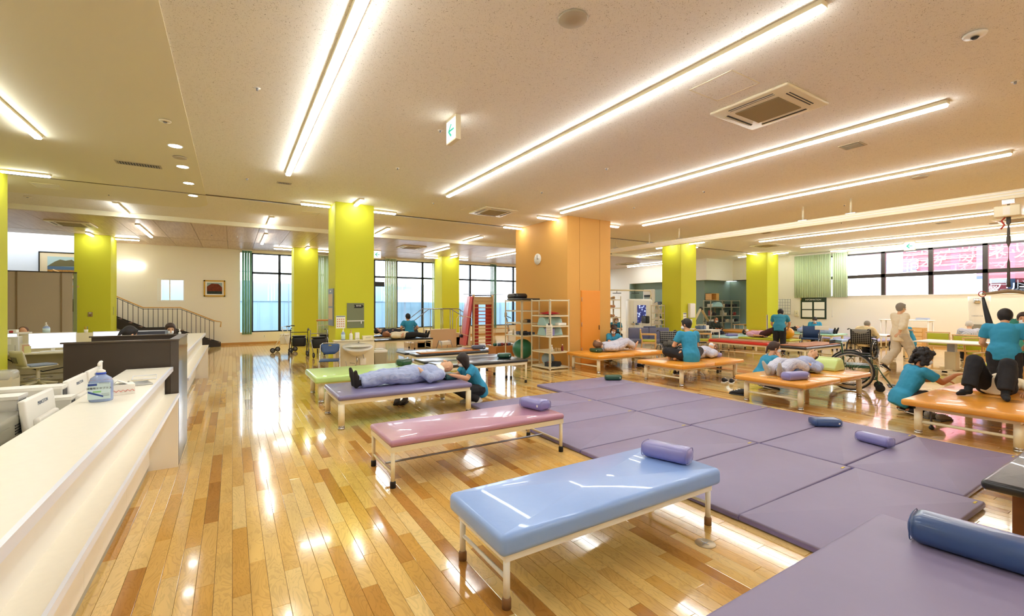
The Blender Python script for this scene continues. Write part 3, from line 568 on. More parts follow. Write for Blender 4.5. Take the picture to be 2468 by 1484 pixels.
o = G().rbox(13.3, 15.4, 6.2, 6.9, .5, .53, .01).build('leather_cover', M('leather_brown'), None); tag(o, 'brown leather cover folded on the black striped bench', 'cover')
bench('low_mat_platform', 'low lilac mat platform along the clerestory wall', 21.9, 23.2, 7.5, 10.0, .25, .08, vinyl('vinyl_lilac', '#a7a3d8'), 'square', inset=.1)
# ---------------------------------------------------------------- floor mats
MG = 'lavender floor mats laid edge to edge'
rowsL = [1.08, 2.0, 2.94, 3.84, 4.8, 5.7, 6.58]; rowsR = [1.2, 2.07, 2.93, 3.87, 4.78, 5.68, 6.56, 7.46]
nL = ['nearest', 'second', 'third', 'fourth', 'fifth', 'farthest']; nR = ['nearest', 'second', 'third', 'fourth', 'fifth', 'sixth', 'farthest']
def mat_(x0, x1, y0, y1, lab, h=.05, rz=0.):
    cx, cy_ = (x0+x1)/2, (y0+y1)/2; a, b = (x1-x0)/2-.006, (y1-y0)/2-.008
    t = thing('exercise_mat', lab, 'mat', (cx, cy_, 0), rz, MG); G().rbox(-a, a, -b, b, .002, h, .012, 3, crown=.004).build('pad', v_mat, t)
    G().box(-a-.001, a+.001, -b-.001, b+.001, .012, h-.014).build('side_band', v_side, t)
    G().box(a-.12, a-.06, -b+.03, -b+.045, h, h+.003).build('care_tag', M('tag_yellow', '#d8c04a', .6), t)
for i in range(6): mat_(3.27, 5.2, rowsL[i], rowsL[i+1], '%s lavender mat in the row next to the sky blue bench' % nL[i], .05+.006*(i == 0), -.012 if i == 0 else 0)
for i in range(7): mat_(5.22, 7.15 if i else 7.1, rowsR[i], rowsR[i+1], '%s lavender mat in the row next to the orange platforms' % nR[i])
# ---------------------------------------------------------------- pillows
def pillow(label, x, y, z, L_, w_, h, rz, mat, tagc=True, dip=.0):
    t = thing('bolster_pillow', label, 'pillow', (x, y, z), rz)
    G().rbox(-w_/2, w_/2, -L_/2, L_/2, 0, h, h*.42, 4).build('cushion', mat, t)
    for s in (-1, 1):
        y_ = s*(L_/2-h*.12); n = 20; P = []
        for i in range(n):
            a = 2*PI*i/n; c, s_ = math.cos(a), math.sin(a); P.append((math.copysign(abs(c)**.55, c)*(w_/2-.004), y_, h/2+math.copysign(abs(s_)**.55, s_)*(h/2-.004)))
        G().tube(P, .003, 4, True).build('piping', mat, t)
    if tagc: G().box(-w_/2-.002, -w_/2+.006, -L_/2+.04, -L_/2+.06, h*.4, h*.6).build('label_tag', white, t)
    return t
pillow('lavender blue bolster lying on the sky blue bench', 2.92, 2.38, .433, .38, .17, .12, .32, v_pil, False)
pillow('lavender pillow with a white tag on the mauve bench', 3.04, 4.38, .43, .36, .2, .12, .2, v_pil)
pillow('dark green pillow on the pale green bench', 2.92, 8.8, .45, .2, .3, .12, .5, v_dkg, False)
pillow('dark green bolster on the far corner of the mats', 6.9, 7.02, .055, .36, .16, .11, 1.05, v_dkg)
pillow('navy pillow on the mats in front of the third orange platform', 6.68, 2.88, .055, .34, .2, .1, .72+.2, v_navy)
pillow('lavender bolster at the mat edge next to the fourth orange platform', 6.28, 2.2, .055, .36, .15, .11, -.2, v_pil, False)
pillow('large slate blue bolster on the foreground lavender bench', 3.02, .62, .452, .56, .2, .14, .12, v_navy, False)
pillow('dark green pillow on the black bench before the shelves', 5.05, 8.45, .5, .3, .2, .1, 1.2, v_dkg)
pillow('grey pillow on the black bench right of the washbasin', 5.25, 10.05, .545, .34, .2, .1, 1.3, M('vinyl_slate', '#55586b', .4))
pillow('lavender pillow on the third orange platform', 7.75, 3.78, .44, .44, .2, .13, PI/2-.25, v_pil)
pillow('lavender pillow on the light blue bench', 15.75, 9.9, .5, .4, .2, .1, 1.0, v_pil, False)
pillow('dark green pillow under the head of the patient on the first platform', 7.97, 8.72, .44, .3, .2, .1, .1, v_dkg)
pillow('lavender pillow under the head of the patient on the second platform', 9.62, 6.48, .44, .3, .2, .1, 0, v_pil)
pillow('teal pillow under the head of the elderly man', 3.0, 6.8, .45, .34, .22, .09, 0, M('vinyl_teal_dark', '#1f4d52', .4))
t = thing('wedge_cushion', 'pale lime half-round wedge cushion behind the patient on the third platform', 'cushion', (9.5, 4.1, .44))
G().prism([(-.2, 0), (.2, 0), (.2, .05), (.12, .2), (.03, .24), (-.08, .2), (-.2, .06)], 'y', -.25, .25).build('foam', v_wedge, t, bev=.02, sm=True)
t = thing('knee_cushion', 'navy half-round cushion under the knees of the patient on the third platform', 'cushion', (8.25, 4.15, .44)); G().prism([(-.16, 0), (.16, 0), (.12, .1), (0, .15), (-.12, .1)], 'y', -.2, .2).build('foam', v_navy, t, bev=.02)
t = thing('smartphone', 'flat phone lying on the corner of the third orange platform', 'phone', (7.62, 3.72+.35, .44), .5); G().rbox(-.04, .04, -.08, .08, 0, .009, .004).build('case', M('case_gold', '#b98a4a', .4), t); G().box(-.035, .035, -.07, .07, .009, .0098).build('screen', M('phone_screen', '#caa46a', .2), t)
t = thing('floor_outlet', 'round steel floor socket cover beyond the foot of the sky blue bench', 'floor socket', (2.78, 1.94, 0)); G().lathe([(.068, .001), (.066, .004), (.0, .0045)], n=32).build('cover', M('outlet_metal', '#b9a98c', .35, .6), t)
G().box(-.03, .03, -.004, .004, .0045, .0055).box(-.004, .004, -.03, .03, .0045, .0055).build('latch', steel, t)
# ---------------------------------------------------------------- shelves
perf = stripes('perforated_post', '#4c4538', '#e7dcbb', 2, 28, .55)
iv2 = M('shelf_ivory', '#e6dcbc', .45)
def rack(label, x0, x1, y0, y1, zs, top, name='metal_shelf', pm=iv2):
    t = thing(name, label, 'shelf', ((x0+x1)/2, (y0+y1)/2, 0)); a, b = (x1-x0)/2, (y1-y0)/2
    for sx in (-1, 1):
        for sy in (-1, 1):
            p = G().box(sx*a, sx*(a-.04), sy*b, sy*(b-.004), 0, top).box(sx*a, sx*(a-.004), sy*b, sy*(b-.04), 0, top).build('post', pm, t)
            G().box(sx*(a-.014), sx*(a-.026), sy*(b+.001), sy*b, .03, top-.03).box(sx*(a+.001), sx*a, sy*(b-.014), sy*(b-.026), .03, top-.03).build('hole_row', perf, p)
    for z in zs: G().box(-a+.003, a-.003, -b+.003, b-.003, z-.004, z).box(-a+.003, a-.003, -b+.003, -b+.006, z-.035, z).box(-a+.003, a-.003, b-.006, b-.003, z-.035, z).box(-a+.003, -a+.006, -b+.003, b-.003, z-.035, z).box(a-.006, a-.003, -b+.003, b-.003, z-.035, z).build('shelf_board', pm, t)
    return t
rack('front ivory metal shelf with teal cushions beside the orange pillar', 6.83, 7.47, 9.18, 10.02, (.06, .45, .86, 1.12, 1.39, 1.79), 1.8)
rack('rear ivory metal shelf with a green ball beside the orange pillar', 6.83, 7.45, 10.49, 11.39, (.1, .8, 1.15, 1.5, 1.79), 1.8)
rack('metal shelf of shoes and braces right behind the orange pillar', 11.3, 12.3, 12.1, 12.5, (.1, .45, .8, 1.2, 1.55, 1.86), 1.98)
rack('narrow metal shelf left of the green column by the blue sofa', 14.2, 14.55, 11.95, 12.35, (.1, .5, .9, 1.1, 1.35, 1.65), 1.66)
g3 = M('shelf_grey', '#a8a590', .5)
for k, (xa, s) in enumerate(((20.95, 'left'), (21.95, 'middle'), (22.75, 'right'))): rack('%s unit of the grey metal shelves in the alcove' % s, xa, xa+(.98 if k == 0 else .78), 14.3, 14.75, (.1, .75, 1.1, 1.55, 1.9), 1.92, pm=g3)
half = [(-.27, 0), (.27, 0), (.27, .04), (.2, .17), (.1, .23), (-.1, .23), (-.2, .17), (-.27, .04)]
v_teal = vinyl('vinyl_pale_teal', '#a3c6c4')
for z, s in ((1.12, 'upper'), (.86, 'lower')):
    t = thing('half_round_cushion', 'pale teal half-round cushion on the %s shelf beside the pillar' % s, 'cushion', (7.15, 9.6, z), 0); G().prism([(p*.7, q*.95) for p, q in half], 'x', -.28, .28).build('foam', v_teal, t, bev=.015)
    for o in t.children: pass
t = thing('cushion_block', 'lavender cushion block on the lower pillar-side shelf', 'cushion', (6.97, 9.36, .86)); G().rbox(-.09, .09, -.1, .12, 0, .2, .03).build('foam', v_pil, t)
t = thing('foam_slab', 'white foam slab leaning by the upper teal cushion', 'foam', (7.3, 9.35, 1.12)); G().rbox(-.13, .13, -.1, .1, 0, .07, .02).build('foam', white, t)
t = thing('balance_disc', 'red pointed cushion disc on the front shelf', 'disc', (7.1, 9.55, 1.39)); G().lathe([(.0, .0), (.24, .03), (.27, .045), (.24, .06), (.1, .09), (0, .1)], n=28).build('disc', M('disc_red', '#b3161c', .3), t)
t = thing('clipboard', 'cream clipboard hanging on the front post of the shelf', 'clipboard', (6.815, 9.16, 0)); g = G().box(-.02, -.006, -.12, .13, .83, 1.17); g.build('board', paper, t)
G().box(-.024, -.02, -.1, .11, .85, 1.1).build('sheet', stripes('sheet_lines', '#ece6d6', '#8d8576', 2, 24, .25), t); G().box(-.03, -.018, -.03, .03, 1.14, 1.19).build('clip', black, t); G().tube([(-.01, 0, 1.17), (-.01, 0, 1.3)], .006, 4).build('cord', black, t)
def ball(label, x, y, r, col, z=None, sq=.96, nm='exercise_ball'):
    t = thing(nm, label, 'ball', (x, y, (z if z is not None else 0))); g = G(); n = 36
    prof = [(max(r*math.sin(PI*i/24), .004), r*sq*(1-math.cos(PI*i/24))) for i in range(25)]
    g.lathe(prof, n=n).build('skin', col, t); G().lathe([(r*.06, r*sq*2-.004), (r*.05, r*sq*2+.002)], n=10).build('valve', white, t); return t
ball('green exercise ball low behind the rear metal shelf', 7.16, 10.25+.02, .0, v_dkg) if False else None
gb = M('ball_green', '#1f6e4e', .35, coat=.2); bbm = M('ball_blue', '#8fa3ad', .4)
ball('dark green exercise ball on the bottom of the rear shelf', 7.12, 10.88, .3, gb, .1); ball('pale blue exercise ball between the two metal shelves', 7.14, 10.26-.0, .0, bbm) if False else None
ball('pale grey-blue exercise ball on the bottom of the front shelf', 7.14, 9.68, .17, bbm, .45-.39+.0)
t = thing('black_cushion', 'black moulded cushion on top of the rear shelf', 'cushion', (7.05, 10.85, 1.79)); G().rbox(-.3, .3, -.52, .3, 0, .05, .02).rbox(-.2, .25, .0, .5, .03, .2, .08, 4).build('pad', blk_vinyl, t)
rnd = random.Random(4)
def clutter(where, x0, x1, y, z, n, kinds=('box', 'shoe', 'bottle'), cat0='box', group=None, cols=('#8a2d2a', '#d8d3c6', '#2b2b30', '#b08f5a', '#5b6f8c', '#c9b99a'), s=.1):
    for i in range(n):
        k = kinds[i % len(kinds)]; x = x0+(x1-x0)*(i+.5)/n; c = cols[rnd.randrange(len(cols))]; m = M('item_'+c[1:], c, .6)
        nm = {'box': 'storage_box', 'shoe': 'shoe', 'bottle': 'bottle', 'brace': 'leg_brace', 'weight': 'ankle_weight', 'roll': 'bandage_roll', 'book': 'binder', 'basket': 'plastic_basket'}[k]
        adj = {'#8a2d2a': 'dark red', '#d8d3c6': 'off-white', '#2b2b30': 'black', '#b08f5a': 'tan', '#5b6f8c': 'slate blue', '#c9b99a': 'beige', '#3c3f3e': 'charcoal', '#5e3b22': 'brown', '#1f3d7a': 'blue', '#2a6f62': 'teal'}.get(c, 'grey')
        t = thing(nm, '%s %s, %s from left %s' % (adj, nm.replace('_', ' '), ('first', 'second', 'third', 'fourth', 'fifth', 'sixth', 'seventh', 'eighth')[i % 8], where), nm.split('_')[-1], (x, y+rnd.uniform(-.05, .05), z), rnd.uniform(-.3, .3), group or (nm.replace('_', ' ')+' items '+where))
        if k == 'box': G().rbox(-s*.9, s*.9, -s, s, 0, s*rnd.uniform(.9, 1.3), .01, 2).build('body', m, t); G().box(-s*.93, s*.93, -s*1.03, s*1.03, s*.7, s*.8).build('lid_band', m, t)
        elif k == 'basket':
            G().box(-s, s, -s, s, 0, .01).box(-s, -s+.008, -s, s, 0, s*1.1).box(s-.008, s, -s, s, 0, s*1.1).box(-s, s, -s, -s+.008, 0, s*1.1).box(-s, s, s-.008, s, 0, s*1.1).build('tub', m, t)
            for q in range(3): G().rbox(-s*.7+q*s*.5, -s*.3+q*s*.5, -s*.5, s*.5, .01, s*1.25, .02, 2).build('content', M('item_'+cols[(i+q) % len(cols)][1:], cols[(i+q) % len(cols)], .6), t)
        elif k == 'shoe': shoe_geo(t, m, s*1.2)
        elif k == 'bottle': G().lathe([(.03, 0), (.032, .1), (.012, .13), (.012, .15)], n=12).build('body', m, t); G().lathe([(.015, .15), (.015, .175)], n=10).build('cap', white, t)
        elif k == 'brace':
            G().loft([(-s*1.1, 0, .05), (-s*.3, 0, .06), (s*.5, 0, .05), (s*1.1, 0, .06)], [(.05, .045), (.06, .05), (.045, .04), (.055, .05)], (0, 1, 0), 10).build('shell', M('brace_skin', '#c08a5a', .5), t); G().loft([(-s*1.2, 0, .1), (-s*1.3, .02, .15)], [(.03, .03), (.02, .02)], (0, 1, 0), 8).build('foot', m, t)
        elif k == 'weight': G().lathe([(.05, 0), (.065, .02), (.065, .07), (.05, .09)], n=12).build('bag', m, t); G().box(-.01, .01, -.068, .068, .03, .06).build('strap', black, t)
        elif k == 'roll': G().lathe([(.03, 0), (.035, .01), (.035, .08), (.03, .09)], n=12).build('roll', m, t); G().lathe([(.01, .09), (.01, .092)], n=8).build('core', white, t)
        elif k == 'book': G().box(-.02, .02, -.1, .1, 0, .27).build('cover', m, t); G().box(-.012, .012, -.102, -.1, .06, .2).build('label_tag', paper, t)
def shoe_geo(t, m, s=.13, sole=white, rz=0):
    k = s/.13; M_ = Matrix.Rotation(rz, 4, 'Z')
    G().loft([V(p)*k for p in ((0, -.12, .045), (0, -.1, .06), (0, -.02, .055), (0, .06, .042), (0, .12, .03), (0, .145, .022))], [tuple(q*k for q in r) for r in ((.02, .03), (.036, .05), (.04, .045), (.046, .034), (.04, .022), (.02, .012))], (1, 0, 0), 12).build('upper', m, t, local=M_)
    G().rbox(-.045*k, .045*k, -.125*k, .145*k, 0, .022*k, .01*k, 3).build('sole', sole, t, local=M_)
clutter('on the second shelf beside the pillar', 6.95, 7.4, 9.35, .45, 4, ('bottle', 'roll', 'box'), s=.06)
clutter('on the bottom shelf beside the pillar', 6.95, 7.38, 9.4, .06, 3, ('basket', 'box', 'shoe'), s=.1)
clutter('on the middle board of the rear shelf', 6.9, 7.4, 10.7, .8, 5, ('weight', 'box', 'roll'), s=.07); clutter('at the back of the rear shelf', 6.9, 7.4, 11.1, .8, 4, ('bottle', 'weight'), s=.07)
clutter('on the third board of the rear shelf', 6.95, 7.3, 10.75, 1.15, 2, ('box',), cols=('#b08f5a', '#2b2b30'), s=.08)
for z, n, kk, s in ((1.86, 3, ('shoe',), 'top'), (1.55, 2, ('brace',), 'second'), (1.2, 3, ('brace', 'shoe'), 'third'), (.8, 3, ('box', 'shoe'), 'fourth'), (.45, 3, ('basket', 'box'), 'fifth'), (.1, 3, ('box',), 'lowest')):
    clutter('on the %s board of the shelf behind the pillar' % s, 11.4, 12.2, 12.3, z, n, kk, cols=('#2b2b30', '#5e3b22', '#b08f5a', '#d8d3c6'), s=.12)
for z, n, kk, s in ((1.66, 3, ('shoe', 'box'), 'top'), (1.35, 3, ('bottle', 'box'), 'second'), (1.1, 2, ('shoe',), 'third'), (.9, 2, ('box',), 'fourth'), (.5, 2, ('box',), 'fifth')):
    clutter('on the %s board of the narrow shelf' % s, 14.25, 14.5, 12.15, z, n, kk, cols=('#2b2b30', '#d8d3c6', '#5b6f8c'), s=.11)
for k, xa in enumerate((20.95, 21.95, 22.75)):
    for z, n, kk, s in ((1.55, 2, ('box', 'basket'), 'top'), (1.1, 3, ('book', 'box', 'bottle'), 'second'), (.75, 2, ('basket',), 'third'), (.1, 2, ('box',), 'lowest')):
        clutter('on the %s board of the %s alcove unit' % (s, ('left', 'middle', 'right')[k]), xa+.1, xa+.72, 14.5, z, n, kk, cols=('#3c3f3e', '#d8d3c6', '#8a2d2a', '#2b2b30', '#c9b99a'), s=.13)
t = thing('wooden_box', 'open wooden box on top of the alcove shelves', 'box', (21.35, 14.5, 1.9)); G().box(-.32, .32, -.18, .18, 0, .02).box(-.32, .32, -.18, .18, .34, .36).box(-.32, -.3, -.18, .18, 0, .36).box(.3, .32, -.18, .18, 0, .36).box(.08, .1, -.18, .18, 0, .36).box(-.32, .1, .16, .18, 0, .36).build('carcass', wood, t); G().box(.1, .3, -.185, -.18, .02, .34).build('door', wood, t)
t = thing('half_round_cushion', 'pale teal arched cushion on the left alcove unit', 'cushion', (21.5, 14.35, 1.56)); G().prism([(-.4, 0), (.4, 0), (.3, .17), (.1, .25), (-.1, .25), (-.3, .13)], 'y', -.12, .12).build('foam', v_lb, t, bev=.01)
# ================================================================ WHEELCHAIRS, WALKERS, MACHINES
def ring(c, r, tr, n=28, ax='y', k=6):
    c = V(c); P = []
    for i in range(n):
        a = 2*PI*i/n; P.append(c+(V((r*math.cos(a), 0, r*math.sin(a))) if ax == 'y' else V((0, r*math.cos(a), r*math.sin(a)))))
    return P, tr, k
def wheelchair(label, x, y, rz, seatm, framem=steel, R=.3, back=.42, wheelm=None, backm=None, basket=False):
    """faces +Y in its own space, seat 0.45 high"""
    t = thing('wheelchair', label, 'wheelchair', (x, y, 0), rz); hw = .26
    for s in (-1, 1):
        X = s*(hw+.045); P, tr, k = ring((X, -.12, R), R-.014, .014, 36, 'x')
        wh = G().tube(P, tr, k, True).build('wheel', rubber, t)
        P, tr, k = ring((X, -.12, R), R-.034, .009, 36, 'x'); G().tube(P, tr, k, True).build('rim', steel, wh)
        P, tr, k = ring((X+s*.035, -.12, R), R-.05, .008, 30, 'x'); G().tube(P, tr, k, True).build('push_rim', chrome if wheelm is None else wheelm, wh)
        g = G()
        for i in range(18): a = 2*PI*i/18; g.tube([(X+s*.02, -.12, R), (X, -.12+(R-.035)*math.cos(a), R+(R-.035)*math.sin(a))], .0022, 3)
        g.build('spokes', chrome, wh); G().cyl((X-s*.03, -.12, R), (X+s*.04, -.12, R), .022, n=10).build('hub', black, wh)
        cw = G(); P, tr, k = ring((s*.22, .33, .075), .06, .015, 18, 'x'); cw.tube(P, tr, k, True); cw.cyl((s*.22-.012, .33, .075), (s*.22+.012, .33, .075), .05, n=14); cw.build('caster', rubber, t)
        G().tube([(s*.22, .33, .075), (s*.22, .3, .2), (s*hw, .25, .26)], .011, 6).build('caster_fork', framem, t)
        G().tube([(s*hw, -.22, .2), (s*hw, -.22, .45), (s*hw, -.26, .9), (s*hw, -.36, .92)], .012, 6).tube([(s*hw, -.22, .45), (s*hw, .3, .45), (s*hw, .38, .3), (s*.2, .5, .12)], .012, 6).tube([(s*hw, -.22, .24), (s*hw, .28, .24)], .011, 6).tube([(s*hw, .28, .45), (s*hw, .28, .24)], .011, 6).build('side_frame', framem, t)
        G().tube([(s*hw, -.36, .92), (s*hw, -.46, .9)], .017, 8).build('push_handle', black, t)
        G().rbox(s*hw-.025, s*hw+.025, -.15, .2, .66, .69, .012).build('armrest', black, t); G().tube([(s*hw, -.2, .66), (s*hw, .2, .66), (s*hw, .22, .45)], .01, 6).build('armrest_tube', framem, t)
        G().rbox(s*.03, s*.2, .45, .58, .1, .115, .006).build('footplate', black, t)
    G().tube([(-hw, -.1, .44), (hw, -.02, .22)], .01, 6).tube([(hw, -.1, .44), (-hw, -.02, .22)], .01, 6).build('cross_brace', framem, t)
    G().rbox(-hw, hw, -.2, .24, .44, .49, .02).build('seat', seatm, t)
    G().loft([(0, -.225, .47), (0, -.24, .65), (0, -.26, .9)], [(hw-.005, .018)]*3, (1, 0, 0), 12).build('backrest', backm or seatm, t)
    if basket: G().rbox(-.2, .2, -.42, -.29, .45, .72, .04).build('net_bag', stripes('net', '#2a2a2c', '#8b8b86', 0, 30, .2, grid=3), t)
    return t
plaid = stripes('plaid_black', '#17171a', '#8d8a80', 0, 18, .2, grid=3); wnavy = M('canvas_navy', '#24406b', .7); dgrn = M('paint_dark_green', '#1d4a2b', .35)
wheelchair('wheelchair with a black and white plaid back, an elderly man writing in it', 16.7, 6.12, -PI/2, plaid, black, .3)
wheelchair('large dark green wheelchair with big wheels behind the third platform', 10.5, 3.95, -2.75, dgrn, dgrn, .37, wheelm=M('wood_rim', '#a9947a', .5))
wheelchair('black wheelchair with a net bag between the first two platforms', 10.5, 8.35, 2.7, black, black, .3, basket=True, backm=plaid)
wheelchair('brown-backed wheelchair parked behind the second platform', 10.5, 7.65, -2.1, M('canvas_brown', '#3a201c', .6), steel, .3)
wheelchair('navy wheelchair with a cream name board beside the mint bench', 17.35, 7.95, 1.9, wnavy, steel, .3)
wheelchair('wheelchair with a man in a dark green jacket near the alcove', 18.6, 12.5, 2.75, black, steel, .3)
t = thing('name_board', 'cream name board tied to the navy wheelchair back', 'board', (17.38, 7.6, .86), 1.9+PI); G().rbox(-.2, .2, -.015, .0, -.07, .07, .005).build('plate', paper, t); G().box(-.13, .13, .0, .003, -.02, .02).build('writing', M('print_brown', '#6b3b2a'), t)
def rollator(label, x, y, rz, fm, bag, h=.85, arm=False):
    t = thing('rollator', label, 'walker', (x, y, 0), rz, 'rollators by the green column')
    for s in (-1, 1):
        X = s*.26
        G().tube([(X, -.28, .1), (X, -.1, .5), (X, .02, h), (X, -.14, h+.02)], .013, 6).build('side_tube', fm, t); G().tube([(X, .3, .1), (X, .05, .55), (X, -.02, .62)], .013, 6).build('front_tube', fm, t)
        G().tube([(X, -.14, h+.02), (X, -.26, h+.01)], .018, 8).build('grip', black, t)
        for q in (-.28, .3):
            P, tr, k = ring((X, q, .09), .07, .018, 18, 'x'); wb = G().tube(P, tr, k, True).build('wheel', rubber, t); G().cyl((X-.015, q, .09), (X+.015, q, .09), .05, n=12).build('hub', M('hub_grey', '#6b6b6e'), wb)
    G().tube([(-.26, .02, h-.1), (.26, .02, h-.1)], .011, 6).tube([(-.26, -.1, .5), (.26, -.1, .5)], .011, 6).build('cross_tube', fm, t)
    G().rbox(-.21, .21, -.12, .1, .28, .6, .06).build('bag', bag, t); G().rbox(-.2, .2, -.15, .1, .6, .64, .015).build('seat', bag, t)
    if arm: G().rbox(-.3, .3, -.2, .14, h+.05, h+.1, .03).build('arm_pad', M('pad_orange', '#c8833a', .5), t)
    return t
rollator('black folding rollator with a fabric seat, nearest of the row', 1.88, 16.4, 2.9, black, black); rollator('silver rollator with a black basket beside it', 2.35, 15.45, 3.3, steel, black)
rollator('white rollator at the window end of the row', 1.55, 17.6, 1.2, white, M('bag_cream', '#e8e4cf', .7), .9); rollator('tall walker with an orange arm pad', 2.75, 16.7, 3.0, ivory, black, 1.05, True); rollator('tall cream walker with black grips next to the washbasin column', 3.5, 16.2, 3.3, M('yellow_paint', '#dccb8e', .4), black, 1.12)
# folding chair
t = thing('folding_chair', 'navy and chrome folding chair before the washbasin column', 'chair', (1.82, 10.55, 0), 2.9)
for s in (-1, 1): G().tube([(s*.22, .22, .01), (s*.21, -.02, .4), (s*.2, -.18, .76), (s*.14, -.19, .8)], .011, 6).build('leg', chrome, t); G().tube([(s*.19, -.26, .01), (s*.19, .16, .43)], .011, 6).build('leg', chrome, t)
G().tube([(-.15, -.19, .8), (.15, -.19, .8)], .011, 6).build('top_tube', chrome, t); fn = M('vinyl_navy_chair', '#34507c', .45); G().rbox(-.2, .2, -.2, .2, .42, .455, .015).build('seat', fn, t)
G().loft([(0, -.11, .56), (0, -.14, .62), (0, -.17, .72), (0, -.18, .78)], [(.1, .012), (.18, .014), (.2, .014), (.19, .012)], (1, 0, 0), 14).build('backrest', fn, t); G().box(-.03, .03, -.16, -.15, .74, .76).build('hand_hole', M('hole_yellow', '#b59b3a'), t)
# wash stand
cr2 = M('washstand_cream', '#eadfbf', .5); t = thing('wash_stand', 'cream wash stand in front of the tall green column', 'wash stand', (2.45, 10.9, 0)); G().box(-.44, .44, .02, .29, 0, .81).build('panel', cr2, t, bev=.004); G().box(-.46, .46, -.01, .29, .81, .83).build('shelf_board', cr2, t, bev=.003)
ba = G().loft([(0, -.18, .5), (0, -.2, .56), (0, -.22, .64), (0, -.24, .70)], [(.1, .08), (.2, .14), (.3, .2), (.34, .22)], (1, 0, 0), 24); ba.build('basin', white, t); G().lathe([(.3, 0), (.2, .002)], (0, -.2, .702), 24).build('bowl', M('bowl_shade', '#ddd6c4', .2), t)
G().tube([(.06, -.05, .70), (.06, -.05, .79), (.06, -.1, .81), (.06, -.16, .78)], .012, 8).build('faucet', chrome, t); G().tube([(0, -.15, .5), (0, -.15, .28), (0, -.1, .22), (0, 0, .24)], .016, 8).tube([(-.12, 0, .3), (-.04, -.12, .3)], .008, 6).build('drain_pipe', chrome, t)
G().tube([(.15, -.1, .5), (.17, -.08, .42), (.2, .01, .38)], .008, 6).tube([(-.22, -.02, .35), (-.2, -.02, .2), (-.05, -.05, .18)], .004, 4).build('hose', steel, t); G().rbox(.1, .24, -.02, .02, .24, .4, .01).build('control_box', white, t)
def pump(label, x, y, z, body, h=.16, r=.04, cap=white, rz=0, lab=None, sq=1.0, s=1.0, name='pump_bottle'):
    t = thing(name, label, 'bottle', (x, y, z), rz); k = s
    G().loft([(0, 0, 0), (0, 0, .008*k), (0, 0, h*.72), (0, 0, h*.86), (0, 0, h)], [(r*.94*sq, r*.94), (r*sq, r), (r*sq, r), (r*.86*sq, r*.86), (r*.38, r*.38)], (1, 0, 0), 20).build('body', body, t)
    G().lathe([(r*.42, h-.002), (r*.42, h+.02*k), (r*.18, h+.028*k), (.006*k, h+.03*k), (.006*k, h+.065*k)], n=14).build('pump_collar', cap, t)
    G().tube([(0, .012*k, h+.07*k), (0, -.02*k, h+.072*k), (0, -.05*k, h+.066*k), (0, -.056*k, h+.05*k)], .007*k, 8).build('pump_head', cap, t)
    if lab: G().loft([(0, 0, h*.12), (0, 0, h*.68)], [(r*sq*1.012, r*1.012)]*2, (1, 0, 0), 20).build('label', lab, t)
    return t
gel = M('bottle_blue', '#9fb3dc', .15, alpha=.85); gell = M('label_pale', '#cfe6ec', .5)
pump('blue sanitizer pump bottle on the wash stand', 2.2, 11.02, .83, gel, .2, .045, lab=gell); pump('white soap pump bottle with a pink head on the wash stand', 2.38, 11.04, .83, white, .16, .04, M('pump_pink', '#e3a4a0', .4))
t = thing('paper_cup_box', 'white upright box on the wash stand', 'box', (2.52, 11.04, .83)); G().rbox(-.05, .05, -.04, .04, 0, .17, .01).build('body', white, t); G().box(-.04, .04, -.042, -.04, .02, .04).build('slit', M('slit_grey', '#c9c1a9'), t)
t = thing('tissue_box', 'cream tissue box at the right end of the wash stand', 'tissue box', (2.76, 11.02, .83)); G().rbox(-.12, .12, -.06, .06, 0, .09, .006).build('body', cr2, t); G().rbox(-.06, .06, -.065, -.058, .035, .06, .005).build('opening', M('slit_grey'), t)
t = thing('waste_bin', 'grey-beige waste bin with a white bag lid right of the wash stand', 'bin', (3.12, 11.35, 0)); G().prism([(-.13, 0), (.13, 0), (.16, .5), (-.16, .5)], 'y', -.18, .18).build('body', M('bin_beige', '#a99f80', .5), t, bev=.01); G().rbox(-.17, .17, -.19, .19, .47, .54, .02).build('bag_rim', white, t); G().rbox(-.12, .12, -.14, .14, .54, .56, .01).build('lid', M('bin_lid', '#d7d4c8'), t)
# boards on the green column
sg = M('sign_grey_green', '#7a7f5f', .6); t = thing('notice_panel', 'grey-green magnetic panel with a black arrow sign on the tall green column', 'panel', (2.52, 11.2, 0)); G().box(-.2, .2, -.012, 0, 1.1, 1.7).build('board', sg, t); G().box(-.2, .2, -.03, -.012, 1.26, 1.28).build('ledge', white, t)
G().prism([(-.04, 1.58), (.15, 1.58), (.19, 1.62), (.15, 1.66), (-.04, 1.66), (-.015, 1.62)], 'y', -.016, -.012).build('arrow_sign', black, t); text('lettering', '案内図', .04, (.07, -.018, 1.63), (PI/2, 0, 0), white, t)
G().box(.12, .14, -.03, -.012, 1.2, 1.27).build('hook', white, t)
t = thing('hygiene_poster', 'white hand-washing poster with small orange pictures on the green column', 'poster', (2.18, 11.2, 0)); G().box(-.105, .105, -.006, 0, 1.1, 1.4).build('sheet', paper, t); G().box(-.1, .1, -.008, -.006, 1.37, 1.395).build('header', print_grey, t)
om = M('print_orange', '#dc9a72', .7)
for i in range(4):
    for j in range(4): G().lathe([(.016, 0), (.012, .002)], (-.07+.046*i, -.006, 1.15+.055*j), 8, (V((1, 0, 0)), V((0, 0, 1)), V((0, -1, 0)))).build('picture', om, t)
